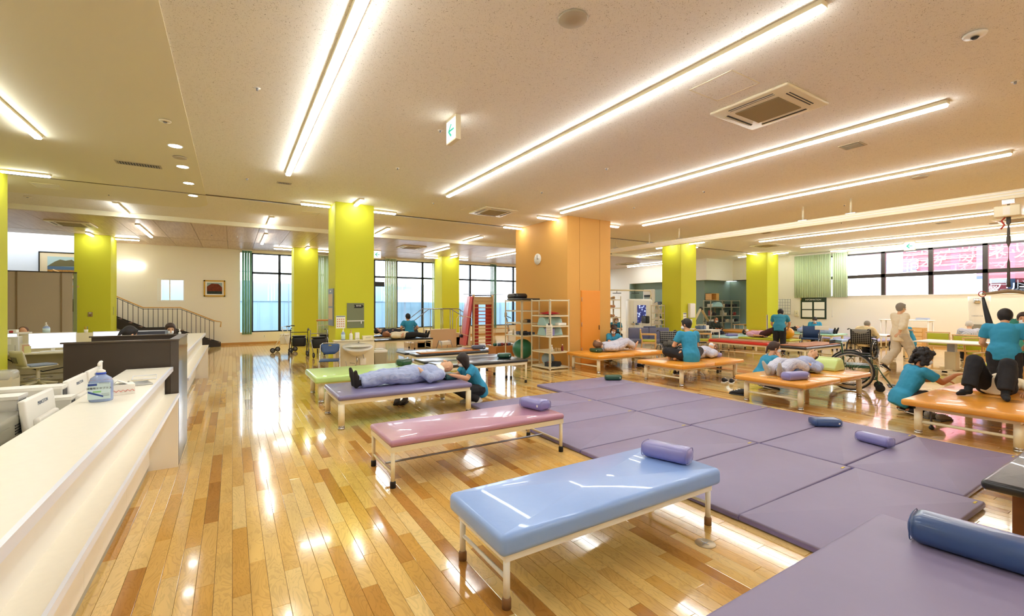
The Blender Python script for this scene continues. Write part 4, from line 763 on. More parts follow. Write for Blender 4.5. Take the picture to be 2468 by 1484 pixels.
t = thing('display_case', 'narrow grey notice case on the left face of the green column', 'notice case', (2.06, 11.65, 0)); G().box(-.03, 0, -.3, .3, 1.15, 2.05).build('case', M('case_grey', '#7f8b99', .4), t, bev=.003); G().box(-.033, -.03, -.25, .25, 1.3, 1.58).box(-.033, -.03, -.25, .25, 1.62, 1.92).build('sheet', M('sheet_tan', '#d8c7a4', .8), t); G().box(-.033, -.03, -.08, .08, 1.97, 2.0).build('heading', white, t)
t = thing('wall_clock', 'round white clock at three on the orange pillar', 'clock', (7.75, 11.0, 3.02)); ax_ = (V((0, 1, 0)), V((0, 0, 1)), V((-1, 0, 0))); G().lathe([(.16, 0), (.165, .03), (.15, .035)], n=36, ax=ax_).build('case', white, t); G().lathe([(.15, .03), (.149, .037)], n=36, ax=ax_).build('dial', paper, t)
G().box(-.043, -.038, -.006, .006, -.01, .12).build('minute_hand', black, t); G().box(-.043, -.038, -.09, .01, -.006, .006).build('hour_hand', black, t)
for i in range(12): a = i*PI/6; G().box(-.04, -.037, .13*math.cos(a)-.004, .13*math.cos(a)+.004, .13*math.sin(a)-.004, .13*math.sin(a)+.004).build('hour_mark', black, t)
# curtains (vertical blinds), each vane a part
def vblind(label, x0, x1, z0, z1, mat, y=YB-.08, n=None, ax='x', ang=.5, at=None):
    t = thing('vertical_blind', label, 'blind', (0, 0, 0)); n = n or int(abs(x1-x0)/.075); 
    if ax == 'x': G().box(x0, x1, y-.03, y+.03, z1, z1+.04).build('headrail', white, t)
    else: G().box(y-.03, y+.03, x0, x1, z1, z1+.04).build('headrail', white, t)
    me = None
    for i in range(n):
        q = x0+(x1-x0)*(i+.5)/n
        if me is None: me = G().loft([(0, 0, 0), (0, 0, z1-z0)], [(.048, .0015)]*2, (1, 0, 0), 6).build('vane', mat, t); o = me
        else: o = me.copy(); scene.collection.objects.link(o)
        o.location = (q, y, z0) if ax == 'x' else (y, q, z0); o.rotation_euler = (0, 0, (ang if ax == 'x' else PI/2+ang)+random.Random(i).uniform(-.12, .12))
    return t
vg = M('vane_green', '#78ac96', .7); vp = M('vane_pale', '#cfe3ba', .7)
vblind('deep green vertical blind drawn to the left of the first tall window', PY(583, 700, YB).x, PY(607, 700, YB).x, .42, 3.93, vg); vblind('pale green vertical blind behind the tall green column', PY(765, 700, YB).x, PY(793, 700, YB).x+.6, .3, 3.9, vp)
vblind('pale green vertical blind right of the tall green column', PY(927, 700, YB).x, PY(955, 700, YB).x, .2, 3.93, vp); vblind('pale green vertical blind beside the middle green column', PY(1040, 700, YB).x, PY(1062, 700, YB).x, .3, 3.9, vp)
vblind('teal vertical blind bunched behind the wall bars', PY(1180, 700, YB).x, PY(1195, 700, YB).x, .3, 3.93, vg)
for xa in (15.0, 17.5): vblind('vertical blind hidden behind the orange pillar' if xa < 16 else 'pale blind right of the orange pillar', xa, xa+.8, .3, 3.93, vp)
vblind('wide pale green vertical blind over the corner of the clerestory', 9.75, 11.3, 2.0, 4.0, vp, y=XR-.1, ax='y', ang=.25); vblind('narrow pale green blind next to the clerestory glass', 9.1, 9.68, 2.0, 4.0, vp, y=XR-.1, ax='y', ang=.35)
t = thing('blind_cord', 'white blind cord hanging below the clerestory blind', 'cord', (XR-.06, 9.72, 0)); G().cyl((0, 0, 1.2), (0, 0, 2.0), .005, n=5).build('string', white, t); G().cyl((0, 0, 1.1), (0, 0, 1.2), .014, n=8).build('weight', white, t)
# parallel steps
t = thing('training_steps', 'beige training staircase with steel handrails before the green column', 'steps', (7.2, 17.2, 0)); st = M('step_beige', '#d9bf93', .5)
G().box(-.55, .55, -.4, .4, .0, .66).build('block', st, t, bev=.01); G().box(-.56, .56, -.42, -.4, .0, .68).build('panel', M('step_panel', '#e0c49a', .5), t)
for i in range(3): G().box(-.8-.28*i, -.55-.0*i, -.4, .4, 0, .5-.16*i).build('step', white if i == 0 else st, t); G().box(.55, .8+.28*i, -.4, .4, 0, .5-.16*i).build('step', st, t)
for y in (-.38, .38):
    G().tube([(-1.35, y, .95), (-.6, y, 1.5), (.65, y, 1.5), (1.45, y, 1.05), (1.45, y, .1)], .018, 6).tube([(-1.35, y, .95), (-1.35, y, .1)], .018, 6).build('handrail', steel, t)
    for x in (-.55, -.1, .3, .75): G().cyl((x, y, .1), (x, y, 1.48), .016, n=8).build('post', steel, t)
# tilt table and wall bars
redv = vinyl('vinyl_red_pad', '#dc6f78', .35); t = thing('tilt_table', 'upright pink-red padded tilt table with beige frame', 'tilt table', (7.5, 15.7, 0), -.15); lean = Matrix.Rotation(.14, 4, 'Y')
G().rbox(-.06, .06, -.3, .3, .12, 2.0, .03, m=lean).build('pad', redv, t); G().rbox(.06, .1, -.3, .3, .15, 2.0, .02, m=lean).build('board', M('board_dark_red', '#8e1f22', .5), t)
for s in (-1, 1): G().tube([lean @ V(p) for p in ((.1, s*.3, 1.2), (-.2, s*.36, 1.22), (-.26, s*.36, 1.1), (-.22, s*.36, .55), (.08, s*.3, .5))], .014, 6).build('side_rail', ivory, t); G().box(-.1, .8, s*.28-.02, s*.28+.02, .05, .1).build('foot', ivory, t)
G().rbox(-.16, -.06, -.1, .1, .4, .52, .03, m=lean).build('strap', black, t); G().box(.2, .3, -.1, .1, .1, 1.1).build('lift_post', ivory, t)
t = thing('wall_bars', 'beige wall-bar climbing frame with red rungs and red boards behind', 'wall bars', (8.3, 15.5, 0)); 
for s in (-1, 1):
    G().box(s*.42-.03, s*.42+.03, -.05, .05, 0, 2.05).build('upright', M('birch', '#d7bb8b', .5), t); G().box(s*.42-.035, s*.42+.035, -.5, .5, 0, .06).build('foot', MATS['birch'], t)
    G().box(s*.28-.12, s*.28+.12, .07, .1, .1, 1.95).build('red_board', M('board_red', '#c33a33', .5), t)
for i in range(14):
    z = .2+i*.135; G().cyl((-.42, -.02, z), (.42, -.02, z), .017, n=8).build('rung', M('rung_red', '#c9533b', .5) if 5 < i < 10 else MATS['birch'], t)
G().box(-.42, .42, .0, .06, 1.7, 1.95).build('top_panel', MATS['birch'], t); G().box(-.44, .44, .1, .3, 2.0, 2.04).build('shelf_top', M('top_navy', '#414063', .6), t); G().cyl((-.8, .1, 2.07), (1.1, .1, 2.07), .012, n=6).build('rod', steel, t)
t = thing('exercise_bike', 'white and black exercise bike behind the wall bars', 'exercise bike', (9.6, 15.2, 0), .6); G().rbox(-.12, .12, -.3, .3, .15, .62, .1, 4).build('housing', white, t); G().tube([(0, .25, .5), (0, .4, 1.15)], .03, 8).box(-.3, .3, -.5, -.44, 0, .06).box(-.3, .3, .44, .5, 0, .06).box(-.04, .04, -.5, .5, .04, .1).build('frame', steel, t)
G().rbox(-.12, .12, -.5, -.22, .86, .94, .03).build('saddle', black, t); G().cyl((0, -.35, .3), (0, -.35, .87), .025).build('seat_post', chrome, t); G().tube([(-.25, .3, 1.12), (-.1, .42, 1.2), (.1, .42, 1.2), (.25, .3, 1.12)], .016, 6).build('handlebar', black, t); G().rbox(-.1, .1, .4, .44, 1.2, 1.36, .02).build('console', M('console', '#aeb6bb'), t)
t = thing('weight_cart', 'small wooden cart of teal and red ankle weights behind the shelves', 'cart', (7.6, 12.9, 0)); G().box(-.35, .35, -.25, .25, .0, .3).build('box', M('cart_wood', '#b5793f', .6), t); G().cyl((-.25, 0, .3), (-.25, 0, .9), .012).cyl((.25, 0, .3), (.25, 0, .9), .012).cyl((-.3, 0, .88), (.3, 0, .88), .014).build('rack', wood, t)
clutter('on the wooden cart', 7.3, 7.95, 12.9, .3, 5, ('weight',), cols=('#2a6f62', '#5b6f8c', '#8a2d2a'), s=.1)
# small walkers and stools in the middle distance
t = thing('walking_aid', 'small white walking frame by the far black bench', 'walker', (6.3, 14.6, 0), .3)
for s in (-1, 1): G().tube([(s*.25, -.2, .02), (s*.22, -.05, .42), (s*.22, .05, .42), (s*.25, .2, .02)], .012, 6).build('leg', steel, t)
G().rbox(-.2, .2, -.12, .1, .25, .4, .04).build('basket', white, t)
# gait trainer with display
t = thing('gait_trainer', 'white walking trainer with overhead rail and a screen showing a night street', 'training machine', (16.7, 15.1, 0), -.4); m_ = white
G().rbox(-.62, .62, .0, .5, 0, 1.95, .14, 5).build('cabinet', m_, t); G().box(-.4, .4, -.02, .0, .75, 1.85).build('bezel', M('bezel', '#f6f6f6', .3), t)
def city():
    m = bpy.data.materials.new('night_street'); m.use_nodes = True; nt = m.node_tree; L = nt.links.new; p = nt.nodes['Principled BSDF']
    tc = node(nt, 'ShaderNodeTexCoord'); n = node(nt, 'ShaderNodeTexVoronoi'); n.inputs['Scale'].default_value = 9; L(tc.outputs['Object'], n.inputs['Vector'])
    r = node(nt, 'ShaderNodeValToRGB'); L(n.outputs['Distance'], r.inputs[0]); r.color_ramp.elements[0].color = (*lin('#b9c4f0'), 1); r.color_ramp.elements[1].position = .45; r.color_ramp.elements[1].color = (*lin('#1a2048'), 1)
    L(r.outputs[0], p.inputs['Emission Color']); p.inputs['Emission Strength'].default_value = 1.0; p.inputs['Base Color'].default_value = (.01, .01, .03, 1); return m
G().box(-.22, .22, -.035, -.02, .8, 1.65).build('screen', city(), t); G().prism([(-.2, .8), (.2, .8), (.03, 1.3), (-.03, 1.3)], 'y', -.037, -.035).build('road', M('road_dark', '#11142a', .5, emit='#2a3370', es=.3), t)
G().tube([(.55, .2, 1.9), (.6, .2, 2.2), (.5, .1, 2.35), (-1.9, -.4, 2.35)], .035, 8).build('overhead_rail', ivory, t); G().cyl((-1.9, -.4, 0), (-1.9, -.4, 2.35), .035, n=8).build('post', ivory, t)
for x in (-.4, -1.3): G().box(x-.2, x+.2, -.2, -.1, 2.2, 2.23).cyl((x, -.15, 2.23), (x, -.15, 2.35), .01).build('harness_bar', black, t)
G().box(-.6, .6, -1.6, 0, 0, .2).build('treadmill', M('tread_grey', '#8f9498'), t); G().rbox(-.2, -.0, -.9, -.4, .8, 1.15, .05).build('hip_pad', black, t)
t = thing('cloth_bag', 'cream cloth bag hanging on the gait trainer', 'bag', (17.3, 14.3, .95), .2); G().loft([(0, 0, .9), (0, 0, .7), (0, 0, .3), (0, 0, 0)], [(.01, .01), (.08, .04), (.17, .06), (.2, .05)], (1, 0, 0), 12).build('bag', M('canvas_cream', '#dccda6', .9), t); G().box(-.1, .1, -.061, -.059, .22, .24).build('print', print_grey, t)
t = thing('equipment_trolley', 'white three-tier trolley beside the gait trainer', 'trolley', (14.6, 13.6, 0), .2)
for z in (.2, .5, .8): G().box(-.25, .25, -.2, .2, z-.02, z).build('tray', white, t)
for s in (-1, 1):
    for q in (-1, 1): G().cyl((s*.24, q*.19, .04), (s*.24, q*.19, .95), .012, n=6).build('post', white, t); G().ell((s*.24, q*.19, .03), .03, n=8, m=5).build('caster', black, t)
clutter('on the white trolley', 14.4, 14.8, 13.6, .8, 3, ('box', 'bottle'), s=.07)
t = thing('robot_training_frame', 'beige folding training arm machine left of the alcove', 'training machine', (19.6, 13.9, 0), .2)
G().tube([(-.9, 0, .75), (-.1, 0, 1.45), (.0, 0, 1.45), (.8, 0, .85)], .06, 8).build('arm', M('arm_beige', '#d9c9a0', .4), t); G().tube([(-.6, .1, .6), (0, .1, 1.35)], .03, 8).build('strut', black, t); G().ell((-.05, 0, 1.47), .1, n=12, m=8).build('joint', black, t)
G().rbox(-1.0, .9, -.3, .3, .35, .7, .1).build('base', MATS['arm_beige'], t); G().box(-.6, .6, -.25, .25, 0, .35).build('stand', steel, t)
# mirror-like white unit on the niche wall
t = thing('standing_unit', 'tall white framed unit by the alcove wall', 'cabinet', (19.3, 16.9, 0)); G().rbox(-.1, .1, -.35, .35, 0, 2.5, .05).build('cabinet', white, t); G().box(-.12, -.1, -.25, .25, 1.2, 2.1).build('opening', M('opening_grey', '#8fa0a0'), t); G().rbox(-.2, -.1, -.2, .2, 2.1, 2.2, .02).build('shelf_board', black, t)
# white water-server-like machine on the right wall
t = thing('body_scanner', 'tall curved white machine with a dark niche against the clerestory wall', 'machine', (21.7, 4.65, 0), 0)
G().loft([(0, 0, 0), (0, 0, .4), (0, 0, 1.3), (0, 0, 1.75), (0, 0, 1.95)], [(.27, .26), (.26, .24), (.25, .2), (.27, .22), (.28, .22)], (0, 1, 0), 24).build('body', M('machine_white', '#e9e3d4', .35), t)
G().box(-.30, -.2, -.2, .2, .55, 1.0).build('niche', M('niche_grey', '#8b8679', .3), t); G().cyl((-.2, 0, 1.72), (-.2, 0, 1.88), .09, n=16).build('nozzle', chrome, t); text('lettering', 'COCOCYNE', .05, (-.206, 0, 1.28), (PI/2, 0, -PI/2), print_grey, t)
# tables
def table(label, x, y, w_, d, h, rz=0, top=white, col=False, name='table'):
    t = thing(name, label, 'table', (x, y, 0), rz); G().rbox(-w_/2, w_/2, -d/2, d/2, h-.03, h, .012, 3).build('tabletop', top, t)
    if col:
        G().box(-.16, .16, -.1, .1, .05, h-.25).build('column', M('col_beige', '#c9bc98', .4), t); G().box(-.1, .1, -.07, .07, h-.25, h-.03).build('lift', steel, t); G().box(-.55, .55, -.05, .05, .02, .07).box(-.55, -.45, -.35, .35, 0, .06).box(.45, .55, -.35, .35, 0, .06).build('foot', ivory, t)
    else:
        for sx in (-1, 1):
            for sy in (-1, 1): l = G().cyl((sx*(w_/2-.06), sy*(d/2-.06), .02), (sx*(w_/2-.06), sy*(d/2-.06), h-.03), .022, n=10).build('leg', white, t); G().lathe([(.026, 0), (.026, .025)], (sx*(w_/2-.06), sy*(d/2-.06), 0), 8).build('foot_cap', black, l)
        G().box(-w_/2+.06, w_/2-.06, -d/2+.05, -d/2+.07, h-.09, h-.03).build('apron', white, t)
    return t
table('white height-adjustable table on a beige column behind the curly-haired therapist', 15.15, 3.72, 1.1, 1.2, .75, PI/2*0, col=True, name='adjustable_table')
table('white table where the wheelchair man and a therapist work', 17.75, 6.1, 1.1, 1.1, .7); table('high white table by the clerestory wall with papers', 21.5, 6.55, .6, 1.5, 1.1, name='high_table'); table('white table at the right edge before the machine', 18.9, 3.6, .9, 1.6, .7)
table('small white side table right of the blue sofa', 13.9, 10.6, .5, .5, .62, name='side_table'); table('cream storage table behind the seated therapist', 15.0, 10.6, .6, 1.2, .75); table('writing table in front of the alcove', 21.6, 12.9, 1.0, .6, .7, top=wood)
clutter('on the cream storage table', 14.8, 15.2, 10.6, .75, 3, ('box', 'basket'), s=.12)
t = thing('paper_stack', 'stack of papers and blue binders on the high table', 'papers', (21.4, 6.05, 1.1)); 
for i in range(4): G().box(-.12+.01*i, .12+.01*i, -.17, .17, .02*i, .02*i+.018).build('binder', (paper, M('binder_blue', '#8ea3d8'), paper, M('binder_blue'))[i], t)
t = thing('paper_stack', 'loose worksheets on the table of the wheelchair man', 'papers', (17.45, 6.0, .7)); G().box(-.2, .0, -.15, .15, 0, .004).build('sheet', paper, t); G().box(.03, .22, -.1, .2, 0, .005).build('sheet', paper, t)
t = thing('drawer_cabinet', 'wooden drawer trolley under the high table', 'cabinet', (21.3, 6.2, 0)); G().box(-.25, .25, -.25, .25, .05, .82).build('carcass', wood, t)
for i in range(5): d_ = G().box(-.27, -.25, -.23, .23, .08+.15*i, .2+.15*i).build('drawer', M('drawer_face', '#e4bd82', .4), t); G().box(-.285, -.27, -.05, .05, .13+.15*i, .145+.15*i).build('handle', white, d_)
# wooden chairs with lime cushions
def wchair(label, x, y, rz, first=[None]):
    if first[0]: return copy_tree(first[0], None, label, (x, y, 0), rz)
    t = thing('wooden_armchair', label, 'chair', (x, y, 0), rz, 'birch armchairs with lime cushions'); b = M('birch_frame', '#dcb475', .45)
    for s in (-1, 1):
        G().box(s*.27-.02, s*.27+.02, .2, .24, 0, .64).build('leg', b, t, bev=.005); G().loft([(s*.27, -.26, 0), (s*.27, -.22, .42), (s*.27, -.28, .82)], [(.02, .02)]*3, (1, 0, 0), 8).build('leg', b, t)
        G().rbox(s*.27-.025, s*.27+.025, -.26, .25, .63, .66, .01).build('armrest', b, t)
    G().box(-.25, .25, .2, .23, .34, .4).box(-.25, .25, -.24, -.21, .34, .4).box(-.27, -.24, -.22, .22, .34, .4).box(.24, .27, -.22, .22, .34, .4).build('seat_frame', b, t)
    G().rbox(-.25, .25, -.22, .24, .4, .46, .02).build('seat', sky_lime, t); G().rbox(-.25, .25, -.3, -.25, .5, .78, .02).build('backrest', sky_lime, t); G().rbox(-.29, .29, -.3, -.25, .79, .82, .01).build('top_rail', b, t)
    first[0] = t; return t
wchair('birch armchair left of the blue sofa', 12.2, 10.7, -2.4); wchair('birch armchair right of the small side table', 14.1, 9.9, -2.5); wchair('birch armchair before the alcove shelves', 22.6, 12.3, 3.1)
wchair('empty birch armchair between the adjustable table and the standing therapist', 13.2, 2.55, PI/2-.2); wchair('birch armchair tucked at the table behind the adjustable table', 15.9, 3.3, -.6+PI); wchair('birch armchair where the man in a striped shirt sits', 17.7, 4.0, -PI/2); wchair('birch armchair left of the man in a striped shirt', 18.9, 4.9, -PI/2)
t = thing('blue_sofa', 'slate blue armless sofa with brown legs before the green column', 'sofa', (12.9, 11.2, 0), 2.6); sl = vinyl('vinyl_slate_blue', '#6b7191', .45)
G().rbox(-.75, .75, -.28, .3, .28, .42, .04).build('seat', sl, t); G().rbox(-.75, .0, -.36, -.24, .36, .82, .04).rbox(0, .75, -.36, -.24, .36, .82, .04).build('backrest', sl, t)
for sx in (-1, 1):
    for sy in (-.24, .24): G().box(sx*.68-.02, sx*.68+.02, sy-.02, sy+.02, 0, .29).build('leg', bwood, t)
t = thing('folded_jacket', 'blue folded jacket on the sofa back', 'jacket', (13.1, 11.48, .82), 2.6); G().rbox(-.25, .2, -.06, .06, -.02, .05, .03).build('cloth', M('cloth_slate', '#4c5578', .8), t)
t = thing('waste_locker', 'pale beige low cabinet beside the net-bag wheelchair', 'cabinet', (12.1, 9.2, 0), .2); G().box(-.2, .2, -.2, .2, 0, .62).build('body', cr2, t); G().box(-.2, .2, -.21, -.2, .05, .58).build('door', ivory, t)
# column notices, wall fixtures at right
t = thing('towel_dispenser', 'white dispenser box on the green column by the sofa', 'dispenser', (15.3, 11.35, 0)); G().rbox(-.16, .16, -.14, 0, 1.15, 1.72, .03).build('body', white, t); G().box(-.13, .0, -.1, 0, .95, 1.1).build('tray', paper, t)
t = thing('paper_notice', 'small printed notice left of the dispenser', 'notice', (14.98, 11.35, 0)); G().box(-.1, .1, -.004, 0, .95, 1.35).build('sheet', paper, t); G().box(-.09, .09, -.006, -.004, 1.3, 1.34).box(-.08, .08, -.006, -.004, 1.0, 1.02).box(-.08, .08, -.006, -.004, 1.1, 1.12).box(-.08, .08, -.006, -.004, 1.2, 1.22).build('print', print_grey, t)
t = thing('corner_guard', 'white corner guard on the last green column', 'guard', (21.0, 11.45, 0)); G().box(-.02, .03, -.02, 0, .1, 1.2).box(-.02, 0, -.02, .03, .1, 1.2).build('strip', white, t)
ib = M('info_green', '#1c2f22', .4); t = thing('information_board', 'dark green INFORMATION board with four white sheets on the right wall', 'notice board', (XR, 10.52, 0)); G().box(-.03, 0, -.55, .55, 1.0, 2.0).build('board', ib, t, bev=.005)
for a in (-.26, .26):
    for z in (1.08, 1.46): G().box(-.036, -.03, a-.22, a+.22, z, z+.33).build('sheet', paper, t)
text('lettering', 'INFORMATION', .1, (-.034, 0, 1.9), (PI/2, 0, -PI/2), white, t); G().prism([(.5, 1.97), (.55, 1.97), (.55, 1.85)], 'x', -.036, -.03).build('corner_mark', M('mark_yellow', '#d9b23a'), t)
t = thing('eye_chart', 'eye test chart beside the last green column', 'chart', (XR, 12.35, 0)); G().box(-.02, 0, -.05, .35, .95, 1.9).build('sheet', paper, t)
for i in range(6): G().box(-.024, -.02, .05, .25-.02*i, 1.75-.13*i, 1.79-.13*i).build('letter_row', black, t)
t = thing('wire_rack', 'white wire grid rack on the right wall', 'rack', (XR-.02, 11.85, 0)); G().box(-.012, 0, -.32, .32, 1.2, 1.95).build('backing', paper, t)
for i in range(6): G().box(-.02, -.012, -.32+.125*i, -.31+.125*i, 1.2, 1.95).build('wire', steel, t); G().box(-.02, -.012, -.32, .32, 1.2+.145*i, 1.21+.145*i).build('wire', steel, t)
t = thing('wall_switch_box', 'ivory electric box on the right wall left of the board', 'box', (XR, 11.25, 0)); G().rbox(-.05, 0, -.1, .1, 1.1, 1.4, .02).build('box', ivory, t); G().box(-.055, -.05, -.02, .02, 1.24, 1.27).build('button', print_grey, t)
ball('yellow-orange exercise ball under the feet of the pink patient', 16.3, 8.2, .21, M('ball_yellow', '#e5a21e', .3), .48)
bench('low_stool', 'light blue padded stool beside the navy wheelchair', 18.4, 18.9, 7.4, 7.8, .42, .1, M('vinyl_sky', '#9bb4e0', .4), 'round')
t = thing('shoe', 'single black shoe on the floor beyond the red bench', 'shoe', (17.0, 6.9, 0))
shoe_geo(t, black, .13)
# shoes on the floor
def shoes(label, x, y, rz, m, sole=white, gap=.06, group=None, name='shoe'):
    for s, d in ((-1, 'left'), (1, 'right')):
        t = thing(name, label+', the %s shoe of the pair' % d, 'shoe', (x+s*gap*math.cos(rz), y+s*gap*math.sin(rz), 0), rz+s*.06, label.split(' under')[0].split(' on ')[0]); shoe_geo(t, m, .13, sole)
        G().box(-.02, .02, -.01, .03, .088, .094).box(-.02, .02, .04, .06, .075, .08).build('lace', white if m != MATS.get('shoe_brown') else m, t)
sb = M('shoe_brown', '#2f2418', .8); sk = M('shoe_black', '#1b1b20', .7)
p = PZ(966, 972); shoes('brown slip-on shoes under the lavender bench', p.x, p.y, 2.6, sb, sb); p = PZ(1080, 948); shoes('dark red trainers on the floor beyond the lavender bench', p.x, p.y+.3, -1.9, M('shoe_maroon', '#4e1f22', .7))
p = PZ(1755, 922); shoes('black and white striped trainers before the third platform', p.x, p.y, -1.2, sk, white, .07); p = PZ(1781, 950); shoes('black slippers at the corner of the third platform', p.x, p.y, .2, sk, black, .06)
p = PZ(1632, 902); shoes('brown loafer pair under the second platform', p.x, p.y, -.9, sb, white, .05); p = PZ(1550, 886); shoes('black open shoes under the first platform edge', p.x, p.y, -1.5, sk, M('sole_tan', '#c79a63', .6), .08); p = PZ(1572, 884); shoes('white trainers beside the black open shoes', p.x+.1, p.y+.1, 1.2, M('shoe_white', '#dcdad2', .6))
p = PZ(2285, 1020); shoes('grey knit trainers under the fourth platform', p.x+.15, p.y+.15, -1.9, M('shoe_grey', '#8a857b', .8), M('sole_grey', '#5b5852', .7), .07)
p = PZ(2245, 1036); q = PZ(2300, 985, .3); t = thing('walking_cane', 'dark cane with a round foot lying under the fourth platform', 'cane', (p.x, p.y, 0)); G().tube([(0, 0, .03), (.35, .1, .1), (.7, .2, .16)], .013, 6).build('shaft', M('cane_dark', '#2a1a14', .4), t); G().ell((0, 0, .03), (.03, .03, .028)).build('tip', black, t)
p = PZ(1728, 905); t = thing('footrest_pads', 'pair of black wheelchair footrest bags standing under the second platform', 'footrest', (p.x+.45, p.y+.25, 0), .4); G().rbox(-.16, -.02, -.03, .03, .0, .3, .03).build('pad', black, t); G().rbox(.12, .26, -.03, .03, 0, .3, .03).build('pad', black, t)
# ================================================================ RECEPTION
ctop = M('counter_top', '#f3ecda', .35, var=.02, vs=30); cface = M('counter_face', '#f1ece0', .4); cedge = M('counter_edge', '#e9ecf5', .3)
def counter(label, ya, yb, gp):
    t = thing('reception_counter', label, 'counter', (0, ya, 0), 0, gp); L_ = yb-ya
    G().box(-.88, -.53, 0, L_, .985, 1.02).build('worktop', ctop, t); G().box(-.53, -.512, 0, L_, .978, 1.02).build('edge_strip', cedge, t)
    G().box(-.60, -.58, 0, L_, .745, .985).build('upper_panel', cface, t); G().box(-.88, -.86, 0, L_, .0, .985).build('rear_panel', cface, t)
    G().prism([(-.60, .985), (-.53, .985), (-.60, .93)], 'y', 0, L_).build('slope_panel', cface, t)
    G().box(-.70, -.472, 0, L_, .72, .745).build('ledge', ctop, t); G().box(-.472, -.458, 0, L_, .715, .748).build('edge_strip', cedge, t)
    n = max(1, round(L_/1.2))
    for i in range(n): G().box(-.72, -.70, i*L_/n+.001, (i+1)*L_/n-.001, .06, .72).build('lower_panel', cface, t)
    G().box(-.73, -.71, 0, L_, 0, .06).build('kickboard', M('kick_grey', '#a9a596', .5), t)
    G().box(-.72, -.47, L_-.03, L_, 0, .72).build('end_panel', cface, t); G().box(-.88, -.58, L_-.02, L_, .0, .985).build('end_panel', cface, t)
    return t
counter('long cream reception counter with a lower ledge in the left foreground', -2.5, 5.73, 'reception counters'); counter('cream reception counter continuing beyond the dark screen', 6.85, 12.35, 'reception counters')
G().box(-.86, -.46, -2.5, 5.7, .0, .0005)
dkp = M('screen_brown', '#3f3429', .45); sgr = M('screen_side', '#4a4038', .3, coat=.4)
t = thing('partition_screen', 'dark brown U-shaped partition screen between the two counters', 'partition', (0, 5.77, 0))
G().box(-1.34, -.54, 0, .03, 0, 1.285).build('front_panel', dkp, t, bev=.003); G().box(-1.36, -.55, -.01, .035, 1.285, 1.3).build('cap_rail', M('cap_brown', '#54463a', .3), t)
G().box(-.54, -.47, -.0, 1.02, 0, 1.285).build('side_panel', sgr, t, bev=.003); G().box(-.55, -.465, -.01, 1.03, 1.285, 1.3).build('cap_rail', MATS['cap_brown'], t)
G().box(-1.34, -.54, .99, 1.02, 0, 1.285).build('rear_panel', dkp, t, bev=.003); G().box(-1.36, -.55, .985, 1.03, 1.285, 1.3).build('cap_rail', MATS['cap_brown'], t)
dk = M('desk_cream', '#e6dcbe', .45)
def desk(label, x0, x1, y0, y1, h=.72, back=None):
    t = thing('office_desk', label, 'desk', (x0, y0, 0)); w_, d = x1-x0, y1-y0; G().box(0, w_, 0, d, h-.03, h).build('desktop', dk, t, bev=.003)
    for x in (.0, w_-.03): G().box(x, x+.03, .02, d-.02, 0, h-.03).build('side_panel', dk, t)
    G().box(.03, w_-.03, d-.06, d-.04, .15, h-.03).build('modesty_panel', dk, t)
    if back: G().box(0, w_, d, d+.04, 0, back).build('back_panel', dk, t)
    return t
desk('low desk behind the foreground counter holding the monitors', -1.5, -.9, -1.5, 5.7); desk('long cream desk behind the dark screen with computer and monitor', -5.5, -2.0, 13.1, 13.9, .66, 1.02)
desk('desk behind the second counter', -1.25, -.9, 6.9, 10.6)
def monitor(label, x, y, z, rz, w_=.5, h=.3, on=False, back_text=None, tilt=.12):
    t = thing('computer_monitor', label, 'monitor', (x, y, z), rz); Rm = Matrix.Translation((0, 0, .1)) @ Matrix.Rotation(-tilt, 4, 'X')
    G().rbox(-w_/2, w_/2, -.02, .015, 0, h, .012, 3, m=Rm).build('case', white, t); G().rbox(-w_*.36, w_*.36, -.055, -.015, .03, h*.62, .03, 3, m=Rm).build('rear_cover', white, t)
    sc_ = M('screen_on', '#aebde8', .3, emit='#b9c8f5', es=.8) if on else M('screen_off', '#20242c', .15)
    G().box(-w_/2+.015, w_/2-.015, .0155, .018, .02, h-.015, Rm).build('screen', sc_, t)
    if on:
        G().box(-w_/2+.03, w_/2-.03, .018, .0185, h*.55, h-.05, Rm).box(-w_/2+.03, w_*.12, .018, .0185, .05, h*.48, Rm).build('window_area', M('screen_pale', '#e6ecfb', .3, emit='#e6ecfb', es=.9), t)
        for i in range(7): G().box(-w_/2+.05+.045*i, -w_/2+.053+.045*i, .0185, .019, .06, h*.45, Rm).build('column_line', M('screen_line', '#8295c8', .4), t)
    G().box(-.03, .03, -.02, .0, 0, .15).rbox(-.1, .1, -.1, .08, 0, .012, .005).build('stand', white, t)
    if back_text:
        o = text('lettering', back_text, .032, (0, 0, 0), (0, 0, 0), print_grey, t, .0005); o.matrix_local = Rm @ Matrix.Translation((0.02, -.0212, h*.84)) @ Matrix.Rotation(PI/2, 4, 'X')
    return t
